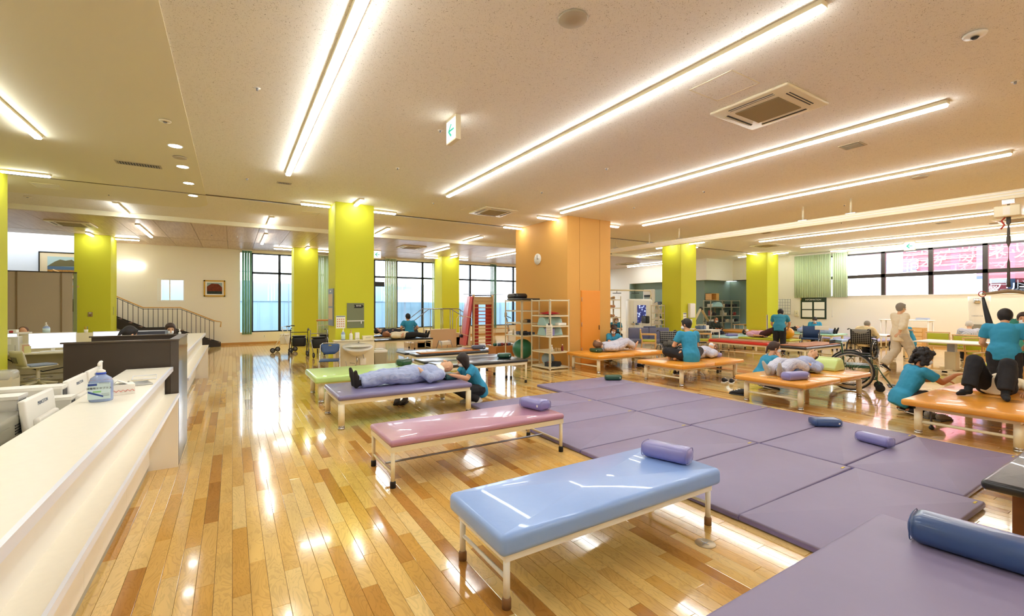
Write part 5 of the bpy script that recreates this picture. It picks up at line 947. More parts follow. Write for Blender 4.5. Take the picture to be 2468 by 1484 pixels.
# monitors seen from behind: their backs look towards +X (the hall)
for y, s in ((4.0, 'nearest'), (4.82, 'second'), (5.36, 'farthest')):
    monitor('white monitor seen from behind over the foreground counter, %s of three' % s, -1.02, y, .66, PI/2, .5 if y < 5.2 else .42, .33, False, 'PRINCETON', .1)
t = thing('office_printer', 'grey-topped white printer at the left edge behind the counter', 'printer', (-1.3, 3.5, .72)); G().rbox(-.25, .23, -.42, .4, 0, .16, .02).build('body', white, t); G().rbox(-.26, .24, -.43, .41, .16, .29, .02).build('lid', M('printer_grey', '#8e8a78', .4), t)
for i in range(4):
    for q in (-.25, .2): G().box(.238, .243, q, q+.12, .185+.016*i, .192+.016*i).build('vent_slit', black, t)
G().box(.238, .244, -.08, .12, .19, .245).build('latch', MATS['printer_grey'], t)
def cable(label, p0, p1, x=0):
    t = thing('power_cable', label, 'cable', p0, 0, 'black power cables behind the counter'); v = V(p1)-V(p0); G().tube([(0, 0, 0), v*.3+V((0, 0, .02)), v*.7, v], .006, 5).build('cord', black, t); G().tube([(0, 0, 0), v*.12, v*.25], [.016, .016, .009], 8).build('plug', black, t)
cable('black power cable plugged into the printer', (-1.05, 3.93, .9), (-.93, 4.2, .84)); cable('black power cable plugged into the computer box', (-.96, 4.36, .93), (-.88, 4.6, .86))
def case_box(label, x0, x1, y0, y1, z0, z1, tx=None):
    t = thing('computer_case', label, 'computer', ((x0+x1)/2, y0, z0)); a = (x1-x0)/2; G().rbox(-a, a, 0, y1-y0, 0, z1-z0, .01).build('case', M('case_pale', '#d9d6cb', .4), t); G().box(-a-.004, a+.004, -.004, y1-y0+.004, z1-z0-.02, z1-z0).build('top_rim', white, t)
    G().box(a-.03, a+.002, .02, y1-y0-.02, .02, z1-z0-.03).build('rear_grille', M('case_dark', '#3a3b3d', .5), t)
    if tx: text('lettering', tx, .06, (a*.35, -.006, (z1-z0)*.25), (PI/2, 0, 0), print_grey, t)
    return t
case_box('pale computer box with Ende lettering between two monitors', -1.4, -1.04, 4.45, 4.6, .72, 1.07, 'Ende'); case_box('pale computer box at the left edge behind the nearest monitor', -1.6, -1.12, 3.95, 4.1, .72, 1.09)
case_box('lower pale computer box just behind the counter edge', -1.3, -.96, 4.3, 4.42, .72, 1.01)
tb = pump('large blue disinfectant pump bottle with a Japanese label on the counter', -.735, 3.95, 1.02, gel, .175, .056, lab=None, rz=.45, sq=1.1, s=1.15); tb.rotation_euler = (0, 0, .02)
G().box(-.056, .056, -.0585, -.056, .02, .125).build('label', gell, tb); G().box(-.054, -.01, -.0595, -.0585, .108, .122).build('label_mark', M('print_blue', '#2c4a9a', .5), tb)
text('lettering', '消毒用エタプラス', .0155, (0, -.0595, .09), (PI/2, 0, 0), black, tb, .0004); G().prism([(-.054, .075), (-.02, .06), (.02, .042), (.02, .032), (-.02, .048), (-.054, .063)], 'y', -.0597, -.0587).build('label_band', MATS['print_blue'], tb); G().box(-.03, .01, -.0592, -.0587, .064, .074).build('label_green', M('print_green', '#93cf86', .5), tb)
G().lathe([(.026, .175), (.027, .186), (.024, .188)], n=16).build('blue_ring', M('ring_blue', '#2f52c8', .4), tb); G().loft([(0, 0, .14), (0, 0, .158)], [(.058, .052), (.042, .038)], (1, 0, 0), 16).build('shoulder_label', M('label_pink', '#dba9ab', .5), tb)
for k, zz in enumerate((.04, .047, .054, .12, .127)): G().box(.012 if k < 3 else .0, .05, -.0595, -.0587, zz, zz+.002).build('small_print', print_grey, tb)
t = thing('tissue_box', 'white tissue box with a red zigzag line beside the disinfectant bottle', 'tissue box', (-.69, 4.18, 1.02), .25); G().box(-.09, .09, -.06, .06, 0, .07).build('body', white, t, bev=.002)
zz = []; n = 15
for i in range(n): zz.append((-.085+.17*i/(n-1), .034 if i % 2 else .022))
G().tube([(x, -.061, z) for x, z in zz], .0022, 4).build('zigzag', M('print_red', '#d6493c', .5), t); G().loft([(-.03, 0, .07), (-.01, 0, .1), (.04, .01, .075)], [(.05, .01), (.04, .006), (.06, .004)], (0, 1, 0), 10).build('tissue', paper, t)
t = thing('clipboard_stand', 'small silver chained clipboard lying behind the tissue box', 'clipboard', (-.63, 4.62, 1.02), .3); G().rbox(-.07, .07, -.1, .1, 0, .012, .005).build('board', M('board_silver', '#b9bbb8', .3, .6), t)
for i in range(9): G().ell((-.055, -.08+.02*i, .018), .006, n=6, m=5).build('bead', chrome, t)
t = thing('tray_dish', 'pale cream shallow tray on the counter near the screen', 'tray', (-.64, 4.95, 1.02), .1); G().rbox(-.08, .08, -.12, .12, 0, .01, .004).build('tray', ctop, t); G().tube([(-.08, -.12, .012), (.08, -.12, .012), (.08, .12, .012), (-.08, .12, .012)], .003, 4, True).build('rim', cedge, t)
# second counter items
pump('blue sanitizer pump bottle at the near end of the second counter', -.72, 9.0, 1.02, gel, .17, .045, lab=gell); pump('blue sanitizer pump bottle on the cream desk by the green column', -3.5, 13.92, 1.02, gel, .17, .06, lab=gell)
t = thing('acrylic_card_holder', 'clear card holder with red and white cards on the second counter', 'card holder', (-.62, 8.3, 1.02)); G().box(-.05, .05, -.05, .05, 0, .01).build('base', white, t)
for i, c in enumerate(('#c23a3a', '#e9e2cf', '#d9b23a')): G().box(-.045+.035*i, -.02+.035*i, -.02, -.015, .01, .06).build('card', M('card_'+c[1:], c), t)
t = thing('laptop', 'open dark laptop in front of the far receptionist', 'laptop', (-.95, 10.3, .98), PI); G().box(-.17, .17, -.12, .12, 0, .02).build('base', M('laptop_grey', '#3c3f4a', .4), t); G().box(-.17, .17, -.14, -.12, .0, .2).build('screen_lid', M('laptop_grey'), t)
t = thing('office_printer', 'dark-topped cream printer behind the screen on the desk', 'printer', (-1.2, 9.6, .72)); G().rbox(-.24, .24, -.2, .2, 0, .44, .02).build('body', dk, t); G().box(-.25, .25, -.21, .21, .44, .5).build('lid', M('laptop_grey'), t)
t = thing('paper_tray', 'white document tray with a blue folder by the laptop', 'tray', (-1.0, 9.9, .98)); G().box(-.15, .15, -.12, .12, 0, .03).build('tray', white, t); G().box(-.12, .1, -.1, .08, .03, .045).build('folder', M('folder_blue', '#3648c8'), t)
bpy.data.objects[t.name].location.z = .72
for o in bpy.data.objects:
    if o.name.startswith('laptop') and o.type == 'EMPTY': o.location.z = .72
# desk beyond
monitor('lit monitor with a spreadsheet on the cream desk left of the screen', -3.28, 13.45, .62, PI+.12, .74, .34, True, None, .05); monitor('lit monitor behind the bowed receptionist', -2.4, 13.5, .66, PI+.05, .5, .3, True, None, .05)
monitor('dark blue monitor at the far left behind the desktop computer', -3.98, 13.6, .66, PI-.2, .3, .3, True, None, .05)
t = thing('desktop_computer', 'upright cream desktop computer on the cream desk', 'computer', (-3.86, 13.3, .66), .1); G().rbox(-.1, .1, -.02, .35, 0, .33, .01).build('case', M('case_pale'), t); G().box(-.08, .0, -.025, -.02, .18, .3).build('drive_door', white, t)
for i in range(4): G().box(.05, .06, -.026, -.02, .05+.03*i, .06+.03*i).build('port', black, t)
t = thing('document_stand', 'small stand with paper notes beside the desktop computer', 'document stand', (-3.66, 13.25, .66), .1)
for i, c in enumerate(('#efe7d2', '#e2b79a', '#e6dfa0')): G().box(-.06+.03*i, .06+.02*i, -.0-.012*i, .006-.012*i, 0, .2-.03*i).build('card', M('card_'+c[1:], c), t)
t = thing('keyboard', 'white keyboard in front of the lit monitor', 'keyboard', (-3.2, 13.25, .66)); G().rbox(-.22, .22, -.07, .07, 0, .02, .006).build('body', white, t)
for i in range(4): G().box(-.2, .2, -.055+.03*i, -.035+.03*i, .02, .025).build('key_row', M('case_pale'), t)
t = thing('pen_cup', 'small cup of coloured pens on the desk divider', 'pen cup', (-2.85, 13.92, 1.02)); G().lathe([(.035, 0), (.04, .07)], n=12).build('cup', white, t)
for i, c in enumerate(('#c8553a', '#e0b83a', '#4a6fb0')): G().cyl((-.015+.015*i, 0, .03), (-.02+.02*i, .01, .14), .005, n=5).build('pen', M('pen_'+c[1:], c), t)
t = thing('paper_stack', 'pile of papers and boxes at the far left of the desk divider', 'papers', (-4.0, 13.92, 1.02)); G().box(-.12, .25, -.06, .1, 0, .04).box(-.1, .05, -.05, .08, .04, .1).build('papers', paper, t); G().box(-.06, 0, -.06, -.05, .02, .08).build('card', M('card_c23a3a', '#c23a3a'), t)
def ochair(label, x, y, rz):
    t = thing('office_chair', label, 'office chair', (x, y, 0), rz, 'cream office swivel chairs'); sh = M('shell_cream', '#e2dac0', .4)
    g = G(); N = 12
    for i in range(N+1): pass
    G().loft([(0, -.24, .46), (0, -.26, .52), (0, -.29, .62), (0, -.32, .72), (0, -.33, .76)], [(.17, .03), (.2, .05), (.23, .05), (.25, .035), (.25, .02)], (1, 0, 0), 20).build('backrest', sh, t)
    G().loft([(0, -.26, .44), (0, -.1, .42), (0, .12, .43), (0, .24, .44)], [(.16, .04), (.21, .035), (.22, .02), (.18, .012)], (1, 0, 0), 16).build('shell', sh, t)
    for i in range(5): G().tube([(-.08+.04*i, -.335, .52), (-.08+.04*i, -.36, .64)], .004, 4).build('vent_slit', M('vent_dark'), t)
    G().rbox(-.2, .2, -.2, .22, .44, .475, .02).build('seat', M('seat_blue_grey', '#8d98a8', .7), t); G().cyl((0, 0, .1), (0, 0, .42), .03).build('gas_post', dk, t)
    P, tr, k = ring((0, 0, .2), .2, .009, 24, 'x'); G().tube([(p.y, p.x, .2) if False else (.2*math.cos(i*PI/12), .2*math.sin(i*PI/12), .2) for i in range(24) for p in (V((0, 0, 0)),)], .009, 5, True).build('foot_ring', chrome, t)
    for i in range(5):
        a = 2*PI*i/5; l = G().tube([(0, 0, .12), (.28*math.cos(a), .28*math.sin(a), .075)], [.03, .016], 6).build('leg', dk, t); G().ell((.29*math.cos(a), .29*math.sin(a), .03), (.028, .028, .03), n=10, m=6).build('caster', black, l)
    return t
ochair('cream swivel chair in front of the lit monitor', -3.3, 12.65, -.9); ochair('cream swivel chair cut by the left edge', -3.05, 9.3, -1.0)
t = thing('waste_bag_bin', 'bin with a clear plastic bag next to the left-edge chair', 'bin', (-3.1, 10.3, 0)); G().box(-.16, .16, -.16, .16, 0, .52).build('body', dk, t); G().rbox(-.17, .17, -.17, .17, .45, .62, .06).build('plastic_bag', M('clear_bag', '#e8e6df', .15, alpha=.5), t); G().box(-.165, -.16, -.05, .05, .1, .4).build('slot', black, t)
t = thing('desk_cable', 'black cable drooping under the cream desk', 'cable', (-4.0, 13.3, 0)); G().tube([(0, 0, .6), (.3, 0, .38), (.6, 0, .25), (1.0, 0, .33), (1.4, 0, .36)], .012, 5).build('cord', black, t)
# glass partition, art, stairs
gpm = M('frosted_panel', '#bcae93', .35); t = thing('frosted_partition', 'beige ribbed glass partition with vertical posts left of the stairs column', 'partition', (0, 19.0, 0))
for xa, xb in ((-8, -5.42), (-5.4, -4.46), (-4.44, -4.2)): G().box(xa, xb, 0, .03, 0, 2.64).build('panel', gpm, t)
G().box(-4.18, -4.1, 0, .03, 0, 2.64).build('panel', M('green_glass', '#8f9a64', .2), t)
for xa in (-5.41, -4.45): G().box(xa-.015, xa+.015, -.02, .04, 0, 2.64).build('post', M('post_brown', '#8d754f', .5), t)
G().box(-8, -4.1, -.01, .04, 2.64, 2.67).build('top_rail', M('rail_dark', '#3b342c', .4), t); G().box(-8, -4.1, .2, .22, 2.2, 2.26).build('rail_behind', wood, t)
def picture(label, x0, x1, z0, z1, fm, kind):
    t = thing('framed_picture', label, 'picture', ((x0+x1)/2, YB-.03, (z0+z1)/2)); a, b = (x1-x0)/2, (z1-z0)/2; fwd = .05 if kind else .03
    G().box(-a, a, -.02, .02, -b, -b+fwd).box(-a, a, -.02, .02, b-fwd, b).box(-a, -a+fwd, -.02, .02, -b, b).box(a-fwd, a, -.02, .02, -b, b).build('frame', fm, t)
    if kind == 0: G().box(-a+fwd, a-fwd, 0, .01, -b+fwd, b-fwd).build('mount', M('mount_tan', '#cbb998', .8), t); a, b = a-.22, b-.16
    else: a, b = a-.05, b-.05; G().box(-a, a, 0, .01, -b, b).build('mount', paper, t); a, b = a-.06, b-.05
    G().box(-a, a, -.004, 0, -b, b).build('sky', M('art_sky', '#9fb4b4' if kind == 0 else '#8fb0b0', .8), t)
    if kind == 0:
        G().prism([(-a, -.02), (-a*.6, b*.45), (-a*.3, b*.7), (0, b*.6), (a*.35, b*.72), (a*.6, b*.4), (a, .0)], 'y', -.008, -.004).build('mountain', M('art_olive', '#5d5634', .8), t); G().box(-a, a, -.009, -.004, -b*.45, -.02).build('water', M('art_blue', '#465f78', .8), t); G().box(-a, a, -.01, -.004, -b, -b*.42).build('field', M('art_ochre', '#a8762d', .8, var=.4, vs=30), t)
    else: G().prism([(-a, -b*.5), (-a, b*.3), (-a*.4, b*.85), (a*.5, b*.8), (a, b*.2), (a, -b*.5)], 'y', -.008, -.004).build('mountain', M('art_rust', '#7a3418', .8, var=.4, vs=14), t); G().box(-a, a, -.009, -.004, -b, -b*.5).build('crowd_strip', M('art_dark', '#2f3b38', .8, var=.6, vs=50), t)
picture('black-framed mountain landscape half hidden by the green column', -5.72, -4.35, 2.55, 3.52, black, 0)
picture('gold-framed rust-red mountain painting on the cream wall', PY(491, 700, YB).x, PY(543, 700, YB).x, 2.0, 2.66, M('gold_frame', '#c79a2e', .4, .3), 1)
t = thing('staircase', 'dark steel staircase with thin balusters and a wooden handrail along the cream wall', 'stairs', (0, 21.3, 0)); ds = M('stair_dark', '#2a211d', .5)
def zf(x): return max(0, 0) if x > -.45 else min(.66, (-.45-x)*.40) if x > -2.1 else .66+max(0, (-2.75-x))*.52
G().prism([(-.4, 0), (-.4, .14), (-2.05, .8), (-2.8, .8), (-5.6, 2.26), (-5.6, 1.9), (-2.85, .45), (-2.1, .45), (-.75, 0)], 'y', -.02, .02).prism([(-.4, 0), (-.4, .14), (-2.05, .8), (-2.8, .8), (-5.6, 2.26), (-5.6, 1.9), (-2.85, .45), (-2.1, .45), (-.75, 0)], 'y', .62, .66).build('stringer', ds, t)
for i in range(5): G().box(-.75-.3*i, -.42-.3*i, .02, .62, .11+.135*i, .14+.135*i).build('tread', bwood, t)
G().box(-2.85, -2.0, .02, .62, .62, .66).build('landing', ds, t)
for i in range(8): G().box(-3.2-.3*i, -2.87-.3*i, .02, .62, .82+.155*i, .85+.155*i).build('tread', bwood, t)
def hr(x): return 1.0-.0+min(1, max(0, (-.55-x)/1.15))*.56 if x > -2.8 else 1.56+(-2.8-x)*.54
xs = [-.62-.145*i for i in range(30)]
for x in xs:
    zb = .14 if x > -.55 else min(.78, .14+(-.4-x)*.4) if x > -2.8 else .8+(-2.8-x)*.52
    G().box(x-.008, x+.008, -.008, .008, zb-.05, hr(x)-.04).build('baluster', black, t)
G().tube([(-.4, 0, .78), (-.38, 0, .98), (-.6, 0, 1.03), (-1.7, 0, 1.56), (-2.8, 0, 1.56), (-5.2, 0, 2.86)], .022, 8).build('handrail', wood, t); G().tube([(-.6, 0, .98), (-1.7, 0, 1.5), (-2.8, 0, 1.5), (-5.2, 0, 2.8)], .01, 5).build('under_rail', black, t)
t = thing('alarm_panel', 'small metal call panel with a red button on the stairs column', 'panel', (-3.95, 19.85, 0)); G().box(-.07, .05, -.012, 0, 1.27, 1.42).build('plate', M('plate_metal', '#a8915e', .4, .4), t); G().cyl((-.01, -.02, 1.31), (-.01, -.01, 1.31), .014).build('button', M('btn_red', '#8f1f1f'), t); G().box(-.04, .02, -.014, -.012, 1.38, 1.4).build('mark', white, t)
t = thing('alarm_panel', 'blue-grey sign plate on the cut-off left column', 'panel', (-3.57, 11.5, 0)); G().box(0, .012, -.1, .1, 1.0, 1.35).build('plate', M('plate_blue', '#8fa2b4', .5), t); G().box(.012, .014, -.07, .07, 1.2, 1.25).box(.012, .014, -.07, .07, 1.08, 1.12).build('mark', navy, t)
t = thing('alarm_panel', 'small dark vertical text plate on the side of the stairs column', 'panel', (-3.45, 20.2, 0)); G().box(0, .01, -.04, .04, 1.3, 1.6).build('plate', cg, t); G().box(.01, .012, -.02, .02, 1.32, 1.58).build('mark', print_grey, t)
t = thing('wall_socket', 'white double wall socket low on the window-side wall', 'socket', (PY(637, 812, YB).x, YB, .32)); G().rbox(-.05, .05, -.012, 0, -.06, .06, .005).build('plate', white, t); G().box(-.01, .01, -.014, -.012, .01, .03).box(-.01, .01, -.014, -.012, -.03, -.01).build('hole', print_grey, t)
# ================================================================ PEOPLE
POSE = {
 'stand': dict(pel=(0, 0, .92), wst=(0, 0, 1.06), che=(0, 0, 1.24), nek=(0, 0, 1.39), hed=(0, .03, 1.53), sh=(.17, 0, 1.35), el=(.22, -.02, 1.08), wr=(.21, .1, .87), hd=(.2, .15, .79), hip=(.09, 0, .88), kn=(.1, .03, .48), an=(.1, -.02, .08), to=(.12, .13, .03), fac=(0, 1, -.1), crn=(0, .1, 1)),
 'supine': dict(pel=(0, 0, .12), wst=(0, .14, .12), che=(0, .30, .125), nek=(0, .46, .13), hed=(0, .60, .17), sh=(.17, .42, .11), el=(.26, .17, .09), wr=(.11, .03, .2), hd=(.02, .03, .235), hip=(.09, -.05, .11), kn=(.1, -.44, .13), an=(.09, -.82, .07), to=(.13, -.87, .2), fac=(0, -.15, 1), crn=(0, 1, .2)),
 'sit': dict(pel=(0, 0, .54), wst=(0, 0, .67), che=(0, .03, .84), nek=(0, .07, .98), hed=(0, .12, 1.11), sh=(.17, .05, .94), el=(.22, .12, .7), wr=(.15, .34, .7), hd=(.1, .4, .71), hip=(.09, .04, .52), kn=(.1, .42, .5), an=(.1, .4, .08), to=(.11, .54, .03), fac=(0, 1, -.3), crn=(0, .3, 1)),
 'cross': dict(pel=(0, 0, .12), wst=(0, .02, .26), che=(0, .07, .43), nek=(0, .11, .57), hed=(0, .15, .71), sh=(.17, .09, .53), el=(.26, .16, .3), wr=(.16, .34, .22), hd=(.1, .4, .2), hip=(.1, .04, .11), kn=(.36, .26, .17), an=(.02, .38, .08), to=(-.1, .42, .05), fac=(0, 1, -.3), crn=(0, .3, 1)),
 'squat': dict(pel=(0, -.1, .25), wst=(0, -.05, .36), che=(0, .05, .52), nek=(0, .13, .64), hed=(0, .2, .76), sh=(.15, .1, .6), el=(.19, .3, .47), wr=(.1, .5, .5), hd=(.07, .57, .51), hip=(.09, -.08, .24), kn=(.14, .28, .26), an=(.11, -.02, .08), to=(.12, .13, .03), fac=(0, 1, -.5), crn=(0, .4, 1)),
}
ftex = bpy.data.textures.new('folds', 'CLOUDS'); ftex.noise_scale = .11; ftex.noise_depth = 1
BOD = []
def lp(a, b, t): return a+(b-a)*t
def person(label, pose, org, yaw, over=None, s=1., shirt=(teal, .6, .0), pants=M('trousers_black', '#1d1d22', .85, bump=.25, bs=16), hair='short', hairm=M('hair_black', '#171214', .6), mask=True, shoes=None, socks=None, vox=.012, skn=skin, tagc=True, loose=0., pl=.93, eyes=True, hairpad=1.):
    J = dict(POSE[pose]); J.update(over or {}); W = {}; Rm = Matrix.Rotation(yaw, 4, 'Z'); O = V(org)
    T = lambda p: O+Rm @ (V(p)*s)
    for k in ('pel', 'wst', 'che', 'nek', 'hed'): W[k] = T(J[k])
    for k in ('sh', 'el', 'wr', 'hd', 'hip', 'kn', 'an', 'to'):
        r = J.get(k+'R', J.get(k)); l = J.get(k+'L', None)
        if l is None: q = J[k]; l = (-q[0], q[1], q[2])
        W[k+'R'] = T(r); W[k+'L'] = T(l)
    F = (Rm @ V(J['fac'])).normalized(); U = Rm @ V(J['crn']); U = (U-F*U.dot(F)).normalized(); R_ = F.cross(U)
    hc = W['hed']; lat = (W['shR']-W['shL']).normalized(); lath = (W['hipR']-W['hipL']).normalized(); root = thing('person', label, 'person', (O.x, O.y, O.z))
    off = Matrix.Translation(-O); k = s
    def torso(g, e, top=True, low=0.):
        pel, wst, che, nek = W['pel'], W['wst'], W['che'], W['nek']; up0 = (wst-pel).normalized(); up1 = (nek-che).normalized(); sh = (W['shR']+W['shL'])/2
        cs = [pel-up0*(.09+low)*k, pel-up0*.03*k, pel+up0*.04*k, wst, lp(wst, che, .5), che, lp(che, sh, .6), sh+up1*.01*k, lp(sh, nek, .65)]
        rs = [(.12, .08), (.155, .105), (.155, .108), (.132, .095), (.142, .103), (.16, .112), (.165, .1), (.135, .078), (.066, .06)]
        if e: rs = [(a+e+(.014 if i < 3 else 0), b+e+(.014 if i < 3 else 0)) for i, (a, b) in enumerate(rs[:-1])]+[(.072, .066)]
        g.loft(cs, [(a*k, b*k) for a, b in rs], lat, 18)
    # body
    b = G(); torso(b, 0); b.cap_(lp(W['nek'], hc, -.2), lp(W['nek'], hc, .75), .052*k, .05*k); fr = (R_, F, U)
    b.ell(hc+U*.012*k, (.074*k, .092*k, .1*k), fr, 18, 12); b.ell(hc+F*.028*k-U*.06*k, (.052*k, .055*k, .055*k), fr); b.ell(hc-F*.01*k-U*.03*k, (.068*k, .075*k, .07*k), fr)
    ex = G(); ex.cap_(hc+F*.088*k+U*.012*k, hc+F*.107*k-U*.03*k, .009*k, .014*k, 8); ex.ell(hc+F*.098*k-U*.034*k, (.017*k, .012*k, .01*k), fr, 8, 6)
    for sd in (-1, 1): ex.ell(hc+R_*sd*.076*k-F*.005*k-U*.01*k, (.01*k, .018*k, .03*k), fr, 8, 6)
    ex.ell(hc+F*.083*k-U*.062*k, (.024*k, .008*k, .006*k), fr, 10, 6); ex.ell(hc+F*.082*k-U*.071*k, (.02*k, .009*k, .007*k), fr, 10, 6)
    for sd in ('R', 'L'):
        sg = 1 if sd == 'R' else -1; sh, el, wr, hd = W['sh'+sd], W['el'+sd], W['wr'+sd], W['hd'+sd]; hp, kn, an, to = W['hip'+sd], W['kn'+sd], W['an'+sd], W['to'+sd]
        b.cap_(lp(sh, W['che'], .15), sh, .07*k, .058*k); b.cap_(sh, el, .052*k, .04*k); b.cap_(el, lp(el, wr, .35), .04*k, .041*k); b.cap_(lp(el, wr, .35), wr, .04*k, .027*k)
        b.cap_(hp, lp(hp, kn, .3), .078*k, .074*k); b.cap_(lp(hp, kn, .3), kn, .072*k, .05*k); b.cap_(kn, lp(kn, an, .35), .05*k, .05*k); b.cap_(lp(kn, an, .35), an, .05*k, .035*k)
        fd = (to-an).normalized(); sho = (kn-an).normalized(); heel = an-sho*.03*k-fd*.03*k; b.cap_(an, heel, .036*k, .034*k); b.cap_(heel, lp(an, to, .7), .034*k, .034*k); b.cap_(lp(an, to, .6)-sho*.01*k, to+fd*.04*k, .036*k, .02*k)
        d = (hd-wr).normalized(); n = V((0, 0, -1)); n = n-d*n.dot(d)
        if n.length < .2: n = -F-d*(-F).dot(d)
        n.normalize(); sv = d.cross(n)*1.0
        b.loft([wr, wr+d*.03*k, wr+d*.06*k, wr+d*.088*k], [(.026*k, .019*k), (.034*k, .018*k), (.04*k, .016*k), (.038*k, .013*k)], sv, 12)
        for i, (o, L_) in enumerate(((-.03, .062), (-.01, .074), (.011, .079), (.031, .07))):
            p = wr+d*.08*k+sv*o*k*sg; dd = d.copy(); q = [p]; 
            for m_, f in enumerate((.42, .32, .26)):
                dd = (dd+n*(.22+.12*m_)).normalized(); p = p+dd*L_*f*k; q.append(p)
            ex.tube(q, [.0088*k, .0084*k, .0076*k, .006*k], 6)
        p = wr+d*.025*k+sv*sg*.03*k; dd = (d*.7+sv*sg*.7+n*.25).normalized(); p1 = p+dd*.035*k; dd = (d*.9+sv*sg*.25+n*.3).normalized(); ex.tube([p, p1, p1+dd*.03*k], [.013*k, .0105*k, .007*k], 6)
        # foot coverings
        if shoes:
            g = G(); g.loft([heel-fd*.02*k+sho*.01*k, heel, lp(heel, to, .4)+sho*.012*k, lp(heel, to, .75), to+fd*.05*k, to+fd*.07*k], [(.025*k, .035*k), (.042*k, .05*k), (.045*k, .052*k), (.05*k, .038*k), (.04*k, .028*k), (.02*k, .015*k)], lat if abs(lat.dot(fd)) < .9 else lath, 12); o = g.build('shoe', shoes, root, local=off)
            g2 = G(); dn = -(sho-fd*sho.dot(fd)).normalized()
            g2.loft([heel-fd*.02*k+dn*.028*k, lp(heel, to, .6)+dn*.03*k, to+fd*.065*k+dn*.02*k], [(.04*k, .012*k), (.05*k, .012*k), (.035*k, .01*k)], lat, 12).build('sole', white, o, local=off)
        elif socks:
            g = G(); g.cap_(lp(an, kn, .22), an, .046*k, .043*k); g.cap_(an, heel, .041*k, .039*k); g.cap_(heel, lp(an, to, .7), .039*k, .04*k); g.cap_(lp(an, to, .6)-sho*.01*k, to+fd*.045*k, .041*k, .025*k); g.build('sock', socks, root, rem=vox, local=off)
    body = b.build('body', skn, root, rem=vox, local=off); BOD.append((body, ex, off, skn))
    # clothes
    sm, sl, lo = shirt; g = G(); torso(g, .014+loose, low=.05+lo)
    for sd in ('R', 'L'):
        sh, el, wr = W['sh'+sd], W['el'+sd], W['wr'+sd]; g.cap_(lp(sh, W['che'], .2), sh, .078*k+loose*.5, .065*k+loose*.5)
        if sl <= 1: e = lp(sh, el, sl*1.1 if sl < .9 else 1.0); g.loft([sh, lp(sh, e, .5), e], [(.068*k+loose, .068*k+loose)]*2+[(.064*k+loose*1.3, .06*k+loose*1.3)], lat, 12)
        else: e = lp(el, wr, sl-1); g.loft([sh, lp(sh, el, .6), el, e], [.068*k+loose, .062*k+loose, .056*k+loose, .046*k+loose*1.4], lat, 12); g.ell(el, .056*k+loose)
    o = g.build('shirt', sm, root, rem=vox, local=off); m_ = o.modifiers.new('folds', 'DISPLACE'); m_.texture = ftex; m_.strength = .022 if loose == 0 else .035; m_.mid_level = .25; m_.texture_coords = 'LOCAL'
    if tagc: 
        p = W['nek']-F*0; bk = -(lat.cross((W['nek']-W['che']).normalized())); bk = bk if bk.dot(F) < 0 else -bk; c = lp(W['che'], W['nek'], .72)+bk*.088*k
        G().box(-.022, .022, -.004, .004, -.006, .006, Matrix.Translation(c) @ Matrix((lat.to_4d(), bk.to_4d(), lat.cross(bk).to_4d(), (0, 0, 0, 1))).transposed().to_3x3().to_4x4()).build('collar_tag', white, root, local=off)
    g = G(); up0 = (W['wst']-W['pel']).normalized(); pe = .017+loose*.8
    g.loft([W['pel']-up0*.1*k, W['pel']-up0*.04*k, W['pel']+up0*.03*k, W['pel']+up0*.07*k], [((.12+pe)*k, (.08+pe)*k), ((.15+pe*.6)*k, (.1+pe*.6)*k), ((.14+pe*.4)*k, (.095+pe*.4)*k), ((.12+pe*.3)*k, (.085+pe*.3)*k)], lath, 18)
    for sd in ('R', 'L'):
        hp, kn, an = W['hip'+sd], W['kn'+sd], W['an'+sd]; e = lp(kn, an, pl)
        g.cap_(hp, kn, (.09+pe)*k, (.066+pe)*k); g.loft([kn, lp(kn, an, .4), e], [(.066+pe)*k, (.062+pe)*k, (.048+pe*1.4)*k], lath, 12); g.ell(kn, (.066+pe)*k)
    o = g.build('trousers', pants, root, rem=vox, local=off); m_ = o.modifiers.new('folds', 'DISPLACE'); m_.texture = ftex; m_.strength = .02 if loose == 0 else .035; m_.mid_level = .2; m_.texture_coords = 'LOCAL'
    # hair, mask, eyes
    if hair and hair != 'bald':
        g = G(); q = k*hairpad
        if hair in ('short', 'bob', 'long', 'pony'): g.ell(hc-F*.018*q+U*.026*q, (.091*q, .1*q, .106*q), fr, 16, 10); g.ell(hc+F*.045*q+U*.078*q, (.062*q, .04*q, .034*q), fr)
        if hair == 'short': g.ell(hc-F*.04*q-U*.02*q, (.078*q, .055*q, .07*q), fr)
        if hair == 'grey': g.ell(hc-F*.03*q+U*.016*q, (.085*q, .084*q, .094*q), fr, 16, 10)
        if hair == 'bob':
            g.ell(hc-F*.035*q-U*.03*q, (.092*q, .068*q, .105*q), fr)
            for sd in (-1, 1): g.ell(hc+R_*sd*.075*q+F*.012*q-U*.035*q, (.022*q, .045*q, .085*q), fr)
        if hair == 'long':
            dn = (V((0, 0, -1))*.8-U*.4).normalized(); g.loft([hc+U*.03*q-F*.02*q, hc-F*.035*q-U*.03*q, hc-F*.05*q+dn*.16*q, hc-F*.055*q+dn*.26*q], [(.09*q, .07*q), (.095*q, .065*q), (.09*q, .045*q), (.07*q, .022*q)], R_, 14)
            for sd in (-1, 1): g.ell(hc+R_*sd*.07*q+F*.015*q-U*.04*q, (.022*q, .035*q, .09*q), fr)
        if hair == 'pony': g.ell(hc-F*.105*q+U*.0*q, (.03*q, .035*q, .045*q), fr); g.cap_(hc-F*.12*q, hc-F*.14*q-U*.12*q, .028*q, .014*q)
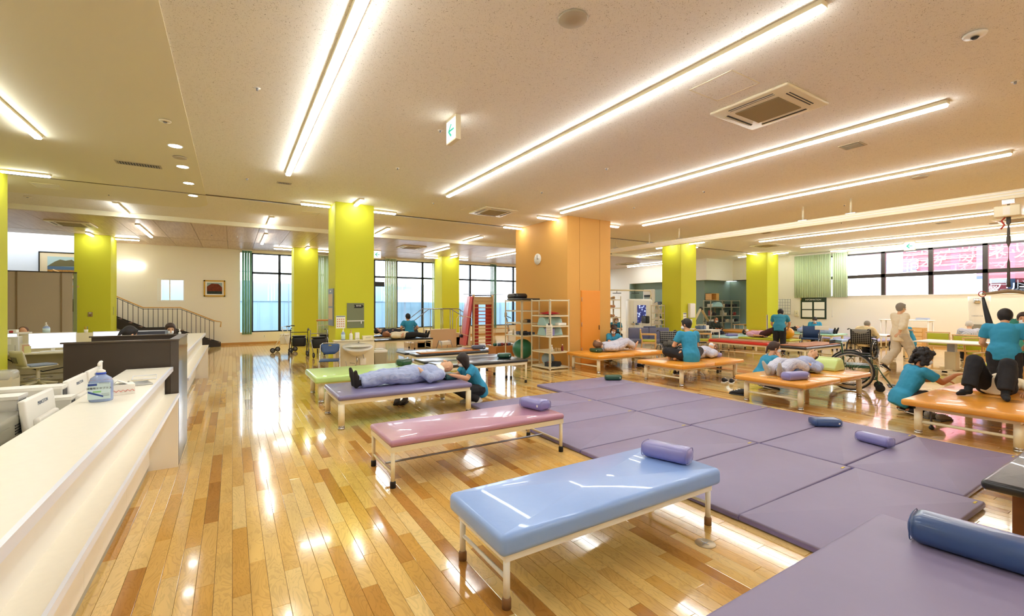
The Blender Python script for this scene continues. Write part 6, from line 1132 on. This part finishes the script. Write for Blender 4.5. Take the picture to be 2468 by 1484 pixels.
        if hair == 'curly':
            rr = random.Random(3); g.ell(hc-F*.02*q+U*.025*q, (.095*q, .1*q, .105*q), fr)
            for i in range(90):
                a = rr.uniform(0, 2*PI); z = rr.uniform(-1.25, 1); rad = .105*q*(math.sqrt(max(0, 1-z*z)) if z > 0 else 1.0); fx = math.cos(a)*rad
                if fx > .03*q and z < .45: continue
                g.ell(hc+R_*math.sin(a)*rad+F*(fx-.02*q)+U*(z*.105*q+.02*q), .026*q, fr, 7, 5)
        g.build('hair', hairm, root, rem=max(.008, vox*.8), local=off)
    if mask:
        mk = G().ell(hc+F*.056*k-U*.045*k, (.057*k, .058*k, .048*k), fr, 16, 10).build('mask', M('mask_white', '#e6eaee', .8), root, local=off)
        for sd in (-1, 1): G().tube([hc+F*.07*k+R_*sd*.05*k-U*.03*k, hc+R_*sd*.077*k+U*.01*k], .002, 4).build('ear_loop', MATS['mask_white'], mk, local=off)
    if eyes:
        for sd in (-1, 1): G().ell(hc+F*.084*k+R_*sd*.031*k+U*.012*k, (.012*k, .006*k, .005*k), fr, 8, 6).build('eye', M('eye_dark', '#241a16', .3), root, local=off)
        for sd in (-1, 1): G().ell(hc+F*.086*k+R_*sd*.031*k+U*.033*k, (.016*k, .005*k, .004*k), fr, 8, 6).build('eyebrow', hairm, root, local=off)
    return root
def pyj(): return None
pj = stripes('pyjama_blue', '#b4bcd6', '#98a5cc', 0, 60, .3, grid=3); pjg = stripes('pyjama_grey', '#c9cad8', '#b0b3ca', 1, 45, .25); crm = M('shirt_cream', '#e9dfc6', .85, bump=.3, bs=14)
stripe_sh = stripes('shirt_striped', '#d8d9e4', '#9ea4c4', 0, 50, .3); skl = M('skin_light', '#dfb08a', .5); ska = M('skin_tan', '#b9764a', .5); hbr = M('hair_brown', '#3a241b', .55); hlb = M('hair_light_brown', '#7c5a42', .6); hgr = M('hair_grey', '#8b857c', .7); hwh = M('hair_white', '#cfcbc2', .7)
skd = M('sock_dark_brown', '#2b2622', .85); skg = M('sock_grey', '#b8b4a8', .85); skb = M('sock_black', '#17171a', .85); pbk = MATS['trousers_black']; bge = M('trousers_beige', '#c9bfab', .85, bump=.3, bs=14)
H = PI/2
person('elderly bald man in blue pyjamas and dark socks lying on the lavender bench', 'supine', (2.36, 6.78, .45), -H, dict(hed=(0, .60, .2), hdR=(.0, .06, .24), wrR=(.1, .08, .22), elR=(.3, .2, .09), wrL=(-.12, -.02, .2), hdL=(-.03, -.02, .24), toR=(.15, -.86, .21), toL=(-.1, -.87, .22)), 1.0, (pj, 1.55, .04), pj, 'bald', hgr, False, None, skd, .010, skl, False, .009, .86)
person('woman with long dark hair in a teal scrub crouching behind the elderly man\'s head', 'squat', (3.45, 6.78, 0), H, dict(fac=(.45, .8, -.55), crn=(.1, .5, 1), hed=(.0, .2, .75), wrR=(.12, .42, .52), hdR=(.08, .5, .53), elR=(.2, .22, .48), wrL=(-.14, .48, .54), hdL=(-.06, .53, .54), elL=(-.2, .22, .47)), .98, hair='long', hairm=M('hair_dark_brown', '#21140f', .5), shoes=M('shoe_white', '#dcdad2'), vox=.010)
person('man in teal sitting with his back turned on the far black bench', 'cross', (5.35, 15.5, .5), .1, dict(elR=(.32, .02, .34), elL=(-.3, .05, .34), wrR=(.2, .2, .2), hdR=(.12, .27, .2), wrL=(-.16, .22, .2), hdL=(-.1, .28, .2)), 1.02, shoes=None, socks=M('sock_teal', '#6b8f8b', .8), vox=.014, eyes=False)
person('patient in a cream shirt lying on the far black bench', 'supine', (5.0, 15.12, .5), H, dict(wrR=(.24, -.02, .06), hdR=(.24, -.1, .05)), 1.0, (crm, 1.0, .02), pbk, 'bob', M('hair_reddish', '#8a5a3a', .6), False, None, skb, .014, tagc=False, eyes=False)
person('patient in dark clothes lying on the farthest black bench', 'supine', (5.05, 16.45, .55), H, {}, .98, (M('shirt_dark', '#2e2b33', .8), 1.6, .0), pbk, 'short', hairm=MATS['hair_black'], mask=False, shoes=black, vox=.016, tagc=False, eyes=False)
person('woman in teal with a white mask leaning over the first orange platform', 'sit', (9.2, 9.44, -.06), PI-.15, dict(pel=(0, -.12, .5), wst=(0, -.05, .62), che=(0, .06, .78), nek=(.02, .14, .9), hed=(.05, .2, 1.03), sh=(.16, .1, .87), shL=(-.16, .1, .86), elR=(.27, .3, .66), wrR=(.16, .45, .62), hdR=(.1, .5, .62), elL=(-.27, .25, .63), wrL=(-.2, .45, .62), hdL=(-.1, .5, .62), kn=(.12, .26, .3), an=(.1, -.1, .2), to=(.1, -.2, .1), fac=(.5, .75, -.45), crn=(-.1, .3, 1)), .98, hair='bob', hairm=hbr, vox=.011, shoes=white, tagc=False)
person('patient in grey striped pyjamas with brown-grey hair lying on the first orange platform', 'supine', (8.6, 8.72, .44), H, dict(kn=(.1, -.38, .24), an=(.1, -.68, .08), to=(.14, -.74, .19), hed=(0, .6, .22)), .98, (pjg, 1.6, .04), pjg, 'bob', hlb, False, None, None, .011, skl, False, .010, .86)
person('man in teal sitting cross-legged with his back turned on the second orange platform', 'cross', (8.38, 6.2, .44), -.35, dict(fac=(-.5, .8, -.25), wrR=(.1, .36, .3), hdR=(.08, .42, .3), elR=(.24, .16, .3), elL=(-.27, .15, .3), wrL=(-.14, .36, .28), hdL=(-.1, .42, .28)), 1.1, vox=.011, socks=skb, eyes=False)
person('patient in pale striped pyjamas with light brown hair lying on the second orange platform', 'supine', (9.02, 6.52, .44), -H, dict(toR=(.2, -.84, .19), toL=(-.14, -.86, .2), hed=(0, .6, .22)), 1.0, (pjg, 1.6, .04), pjg, 'short', hlb, True, None, None, .011, skl, False, .010, .82)
person('woman in teal with a white mask crouching behind the third orange platform', 'squat', (8.98, 4.92, 0), -2.25, dict(fac=(.12, 1, -.12), crn=(0, .15, 1), elR=(.2, .2, .42), wrR=(.1, .2, .62), hdR=(.06, .19, .7), hed=(0, .16, .79), che=(0, .03, .52), nek=(0, .1, .66)), 1.02, hair='pony', hairm=hbr, vox=.011, shoes=black)
person('patient in pale checked pyjamas and grey socks lying on the third orange platform', 'supine', (8.58, 4.15, .44), -H, dict(kn=(.11, -.4, .2), an=(.1, -.78, .08), to=(.13, -.84, .2), hed=(0, .58, .3), nek=(0, .45, .2), che=(0, .3, .15), fac=(.1, -.5, 1)), .98, (pj, 1.5, .04), pjg, 'grey', M('hair_charcoal', '#45413c', .8), False, None, skg, .011, skl, False, .010, .86)
person('therapist in teal with black curly hair and a grey mask kneeling behind the fourth platform', 'squat', (8.72, 2.62, 0), -2.35, dict(elR=(.2, .3, .52), wrR=(.1, .52, .62), hdR=(.07, .6, .64), elL=(-.22, .25, .5), wrL=(-.16, .5, .5), hdL=(-.1, .58, .5), hed=(0, .2, .86), nek=(0, .13, .72), che=(0, .05, .56), sh=(.17, .09, .67), pel=(0, -.1, .26), fac=(0, 1, -.35)), 1.0, hair='curly', vox=.010, skn=ska, shoes=black, hairpad=1.12)
person('patient in black trousers and beige top lying with raised knees on the fourth orange platform', 'supine', (8.82, 1.72, .44), -H, dict(knR=(.16, -.30, .43), anR=(.16, -.44, .07), toR=(.2, -.58, .04), knL=(-.16, -.24, .44), anL=(-.18, -.42, .07), toL=(-.22, -.56, .04), elR=(.3, .2, .08), wrR=(.26, .0, .06), hdR=(.26, -.07, .05)), 1.02, (crm, .9, .0), pbk, 'short', mask=False, shoes=None, socks=skb, vox=.010, tagc=False, pl=.86)
person('therapist in teal standing with her back turned at the right edge', 'stand', (10.25, 1.92, 0), -1.45, dict(che=(0, .06, 1.22), nek=(0, .13, 1.35), hed=(0, .2, 1.47), sh=(.18, .08, 1.3), wst=(0, .02, 1.05), el=(.25, .1, 1.04), wr=(.18, .3, .95), hd=(.14, .37, .94)), 1.0, hair='short', vox=.011, shoes=black, eyes=False)
person('person in a sea green top behind the standing therapist at the right edge', 'stand', (12.3, 2.05, 0), 1.7, dict(hed=(0, .15, 1.4), nek=(0, .08, 1.3), che=(0, .04, 1.16)), 1.0, (M('shirt_sea_green', '#3d8f7d', .8), .9, .0), hair='short', hairm=hbr, vox=.015, shoes=black, tagc=False)
person('white-haired man in a striped shirt sitting on a birch armchair with his back turned', 'sit', (17.75, 4.0, -.02), -1.35, dict(fac=(0, 1, -.3)), 1.0, (stripe_sh, 1.6, .02), pbk, 'grey', hwh, False, black, None, .015, skl, False, .01, eyes=False)
person('man in a cream shirt and beige trousers walking past the adjustable table', 'stand', (14.1, 4.42, 0), -2.13, dict(knR=(.1, .2, .5), anR=(.1, .32, .09), toR=(.12, .46, .05), knL=(-.1, -.02, .5), anL=(-.1, -.32, .15), toL=(-.11, -.2, .05), wrR=(.2, -.18, .95), hdR=(.2, -.25, .9), elR=(.24, -.16, 1.1), elL=(-.22, .12, 1.1), wrL=(-.18, .32, 1.0), hdL=(-.17, .39, 1.0)), 1.03, (crm, 1.5, .04), bge, 'short', hgr, False, sk, None, .014, skl, False, .008)
person('man in teal with a white mask sitting at the white work table', 'sit', (17.25, 5.15, -.02), .35, dict(che=(0, .08, .84), nek=(0, .15, .97), hed=(0, .22, 1.08), wr=(.16, .42, .74), hd=(.1, .5, .74), el=(.23, .2, .74)), 1.0, vox=.014, shoes=white, skn=ska)
person('man in a cream sweater sitting in the plaid-backed wheelchair', 'sit', (16.7, 6.12, -.03), -H, dict(che=(0, .08, .84), nek=(0, .17, .97), hed=(0, .24, 1.08), wr=(.16, .42, .74), hd=(.1, .5, .74), el=(.25, .2, .72)), 1.0, (M('sweater_cream', '#ead9ae', .9, bump=.3), 1.8, .0), pbk, 'grey', hgr, False, black, None, .014, skl, False, .016, eyes=False)
person('therapist in bright teal bending forward beside the yellow ball', 'stand', (15.3, 7.95, 0), -1.2, dict(che=(0, .16, 1.2), nek=(0, .27, 1.31), hed=(0, .36, 1.4), wst=(0, .05, 1.05), sh=(.18, .2, 1.27), el=(.26, .32, 1.03), wr=(.2, .5, .86), hd=(.18, .57, .82), kn=(.1, .05, .48)), 1.0, (M('scrub_bright', '#3290b0', .8, bump=.35), .6, .0), vox=.014, shoes=black, eyes=False)
person('patient in a pink shirt lying on the lime bench with feet up on the ball', 'supine', (16.25, 9.05, .48), 0, dict(kn=(.1, -.42, .3), an=(.1, -.82, .45), to=(.13, -.9, .55), el=(.26, .15, .08), wr=(.24, -.08, .08), hd=(.23, -.16, .08)), 1.0, (M('shirt_pink', '#d9a8c0', .85), .9, .0), M('trousers_maroon', '#4b2730', .85), 'short', mask=True, socks=skg, vox=.014, tagc=False)
person('man in teal with a white mask sitting behind the mint bench', 'sit', (21.65, 9.75, -.08), 2.1, dict(che=(0, .08, .84), nek=(0, .15, .97), hed=(.02, .2, 1.09), fac=(.2, .8, -.6)), 1.0, vox=.015, shoes=white, tagc=False)
person('patient in blue-grey pyjamas and dark socks lying on the mint bench', 'supine', (20.35, 9.25, .5), 0, {}, 1.0, (pj, 1.6, .03), pj, 'short', mask=False, socks=skb, vox=.015, tagc=False, loose=.016, eyes=False)
person('second patient in black with a white mask lying the other way on the mint bench', 'supine', (20.85, 9.75, .5), PI, {}, .95, (M('shirt_dark'), 1.6, .0), pbk, 'short', mask=True, socks=skb, vox=.015, tagc=False)
person('man in a dark green jacket with a white mask in the wheelchair by the alcove', 'sit', (18.6, 12.5, -.05), 2.75, {}, .93, (M('jacket_dark_green', '#20291f', .8), 1.8, .0), M('trousers_navy', '#23283a', .85), 'grey', M('hair_short_brown', '#5a4636', .8), True, black, None, .015, ska, False, .012)
person('person in teal half hidden behind the shelf of shoes', 'sit', (13.3, 13.4, -.05), 2.6, {}, 1.0, vox=.016, shoes=white, tagc=False, hairm=hlb, hair='bob')
# reception staff
person('receptionist with black hair bowed low behind the dark screen', 'sit', (-1.6, 9.2, .04), -.9, dict(hed=(0, .26, 1.15), nek=(0, .18, 1.03), che=(0, .1, .88), fac=(0, .9, -.4), crn=(0, .5, 1)), 1.0, (navy, 1.7, .0), pbk, 'pony', mask=True, shoes=black, vox=.013, tagc=False)
person('receptionist in a patterned scarf facing the room at the far counter', 'sit', (-1.1, 11.6, .04), PI+.2, dict(hed=(0, .12, 1.12)), 1.0, (M('blouse_pattern', '#8a7a62', .8, var=.7, vs=40), 1.7, .0), pbk, 'bob', hbr, True, black, None, .013, skl, False)
person('office worker with thin hair barely visible behind the desk divider', 'sit', (-4.0, 14.55, -.06), PI, dict(fac=(0, .8, -.6)), 1.0, (white, 1.7, .0), pbk, 'grey', M('hair_thin', '#6a4e3a', .8), False, black, None, .015, skin, False)
person('person with a dark head of hair cut off at the bottom left behind the printer', 'sit', (-1.72, 4.75, -.16), -H, dict(hed=(0, .14, 1.12)), 1.0, (navy, 1.7, .0), pbk, 'bob', MATS['hair_black'], False, black, None, .013, skin, False, hairpad=1.15)
for n_, (lx, ly, rz_) in {'low stool': (9.15, 9.85, 0)}.items():
    t = thing('rolling_stool', 'small round stool under the woman leaning over the first platform', 'stool', (9.2, 9.43, 0)); G().lathe([(.15, .3), (.16, .33), (.14, .35)], n=20).build('seat', black, t); G().cyl((0, 0, .04), (0, 0, .3), .02).build('gas_post', chrome, t)
    for i in range(5): a = 2*PI*i/5; G().tube([(0, 0, .06), (.18*math.cos(a), .18*math.sin(a), .03)], .012, 6).build('leg', chrome, t)
def stool(x, y, label, h=.42):
    t = thing('rolling_stool', label, 'stool', (x, y, 0)); G().lathe([(.15, h-.05), (.16, h-.02), (.14, h)], n=20).build('seat', black, t); G().cyl((0, 0, .04), (0, 0, h-.05), .02).build('gas_post', chrome, t)
    for i in range(5): a = 2*PI*i/5; G().tube([(0, 0, .06), (.18*math.cos(a), .18*math.sin(a), .03)], .012, 6).build('leg', chrome, t)
stool(17.25, 5.15, 'stool of the man at the white work table'); stool(21.65, 9.75, 'stool of the man behind the mint bench', .35); stool(13.3, 13.4, 'stool behind the shelf of shoes', .4)
stool(-1.6, 9.2, 'stool of the bowed receptionist', .45); stool(-1.1, 11.6, 'stool of the far receptionist', .47); stool(-4.0, 14.55, 'stool behind the desk divider', .4); stool(-1.72, 4.75, 'stool behind the printer', .28)
t = thing('white_towel', 'white towel draped round the neck of the elderly man', 'towel', (2.8, 6.78, .45)); G().loft([(0, -.17, .1), (.02, -.12, .2), (.02, 0, .24), (.02, .12, .2), (0, .17, .1)], [(.05, .008)]*5, (1, 0, 0), 8).build('cloth', white, t)
# join the remeshed bodies with their fingers, ears and noses
import bmesh
bpy.context.view_layer.update(); dg = bpy.context.evaluated_depsgraph_get()
for o, ex, off, sk_ in BOD:
    me = bpy.data.meshes.new_from_object(o.evaluated_get(dg)); bm = bmesh.new(); bm.from_mesh(me)
    m2 = bpy.data.meshes.new('x'); m2.from_pydata([tuple(off @ V(p)) for p in ex.v], [], ex.f); bm.from_mesh(m2); bm.to_mesh(me); bm.free(); bpy.data.meshes.remove(m2)
    for p in me.polygons: p.use_smooth = True
    me.materials.clear(); me.materials.append(sk_); o.modifiers.clear(); o.data = me
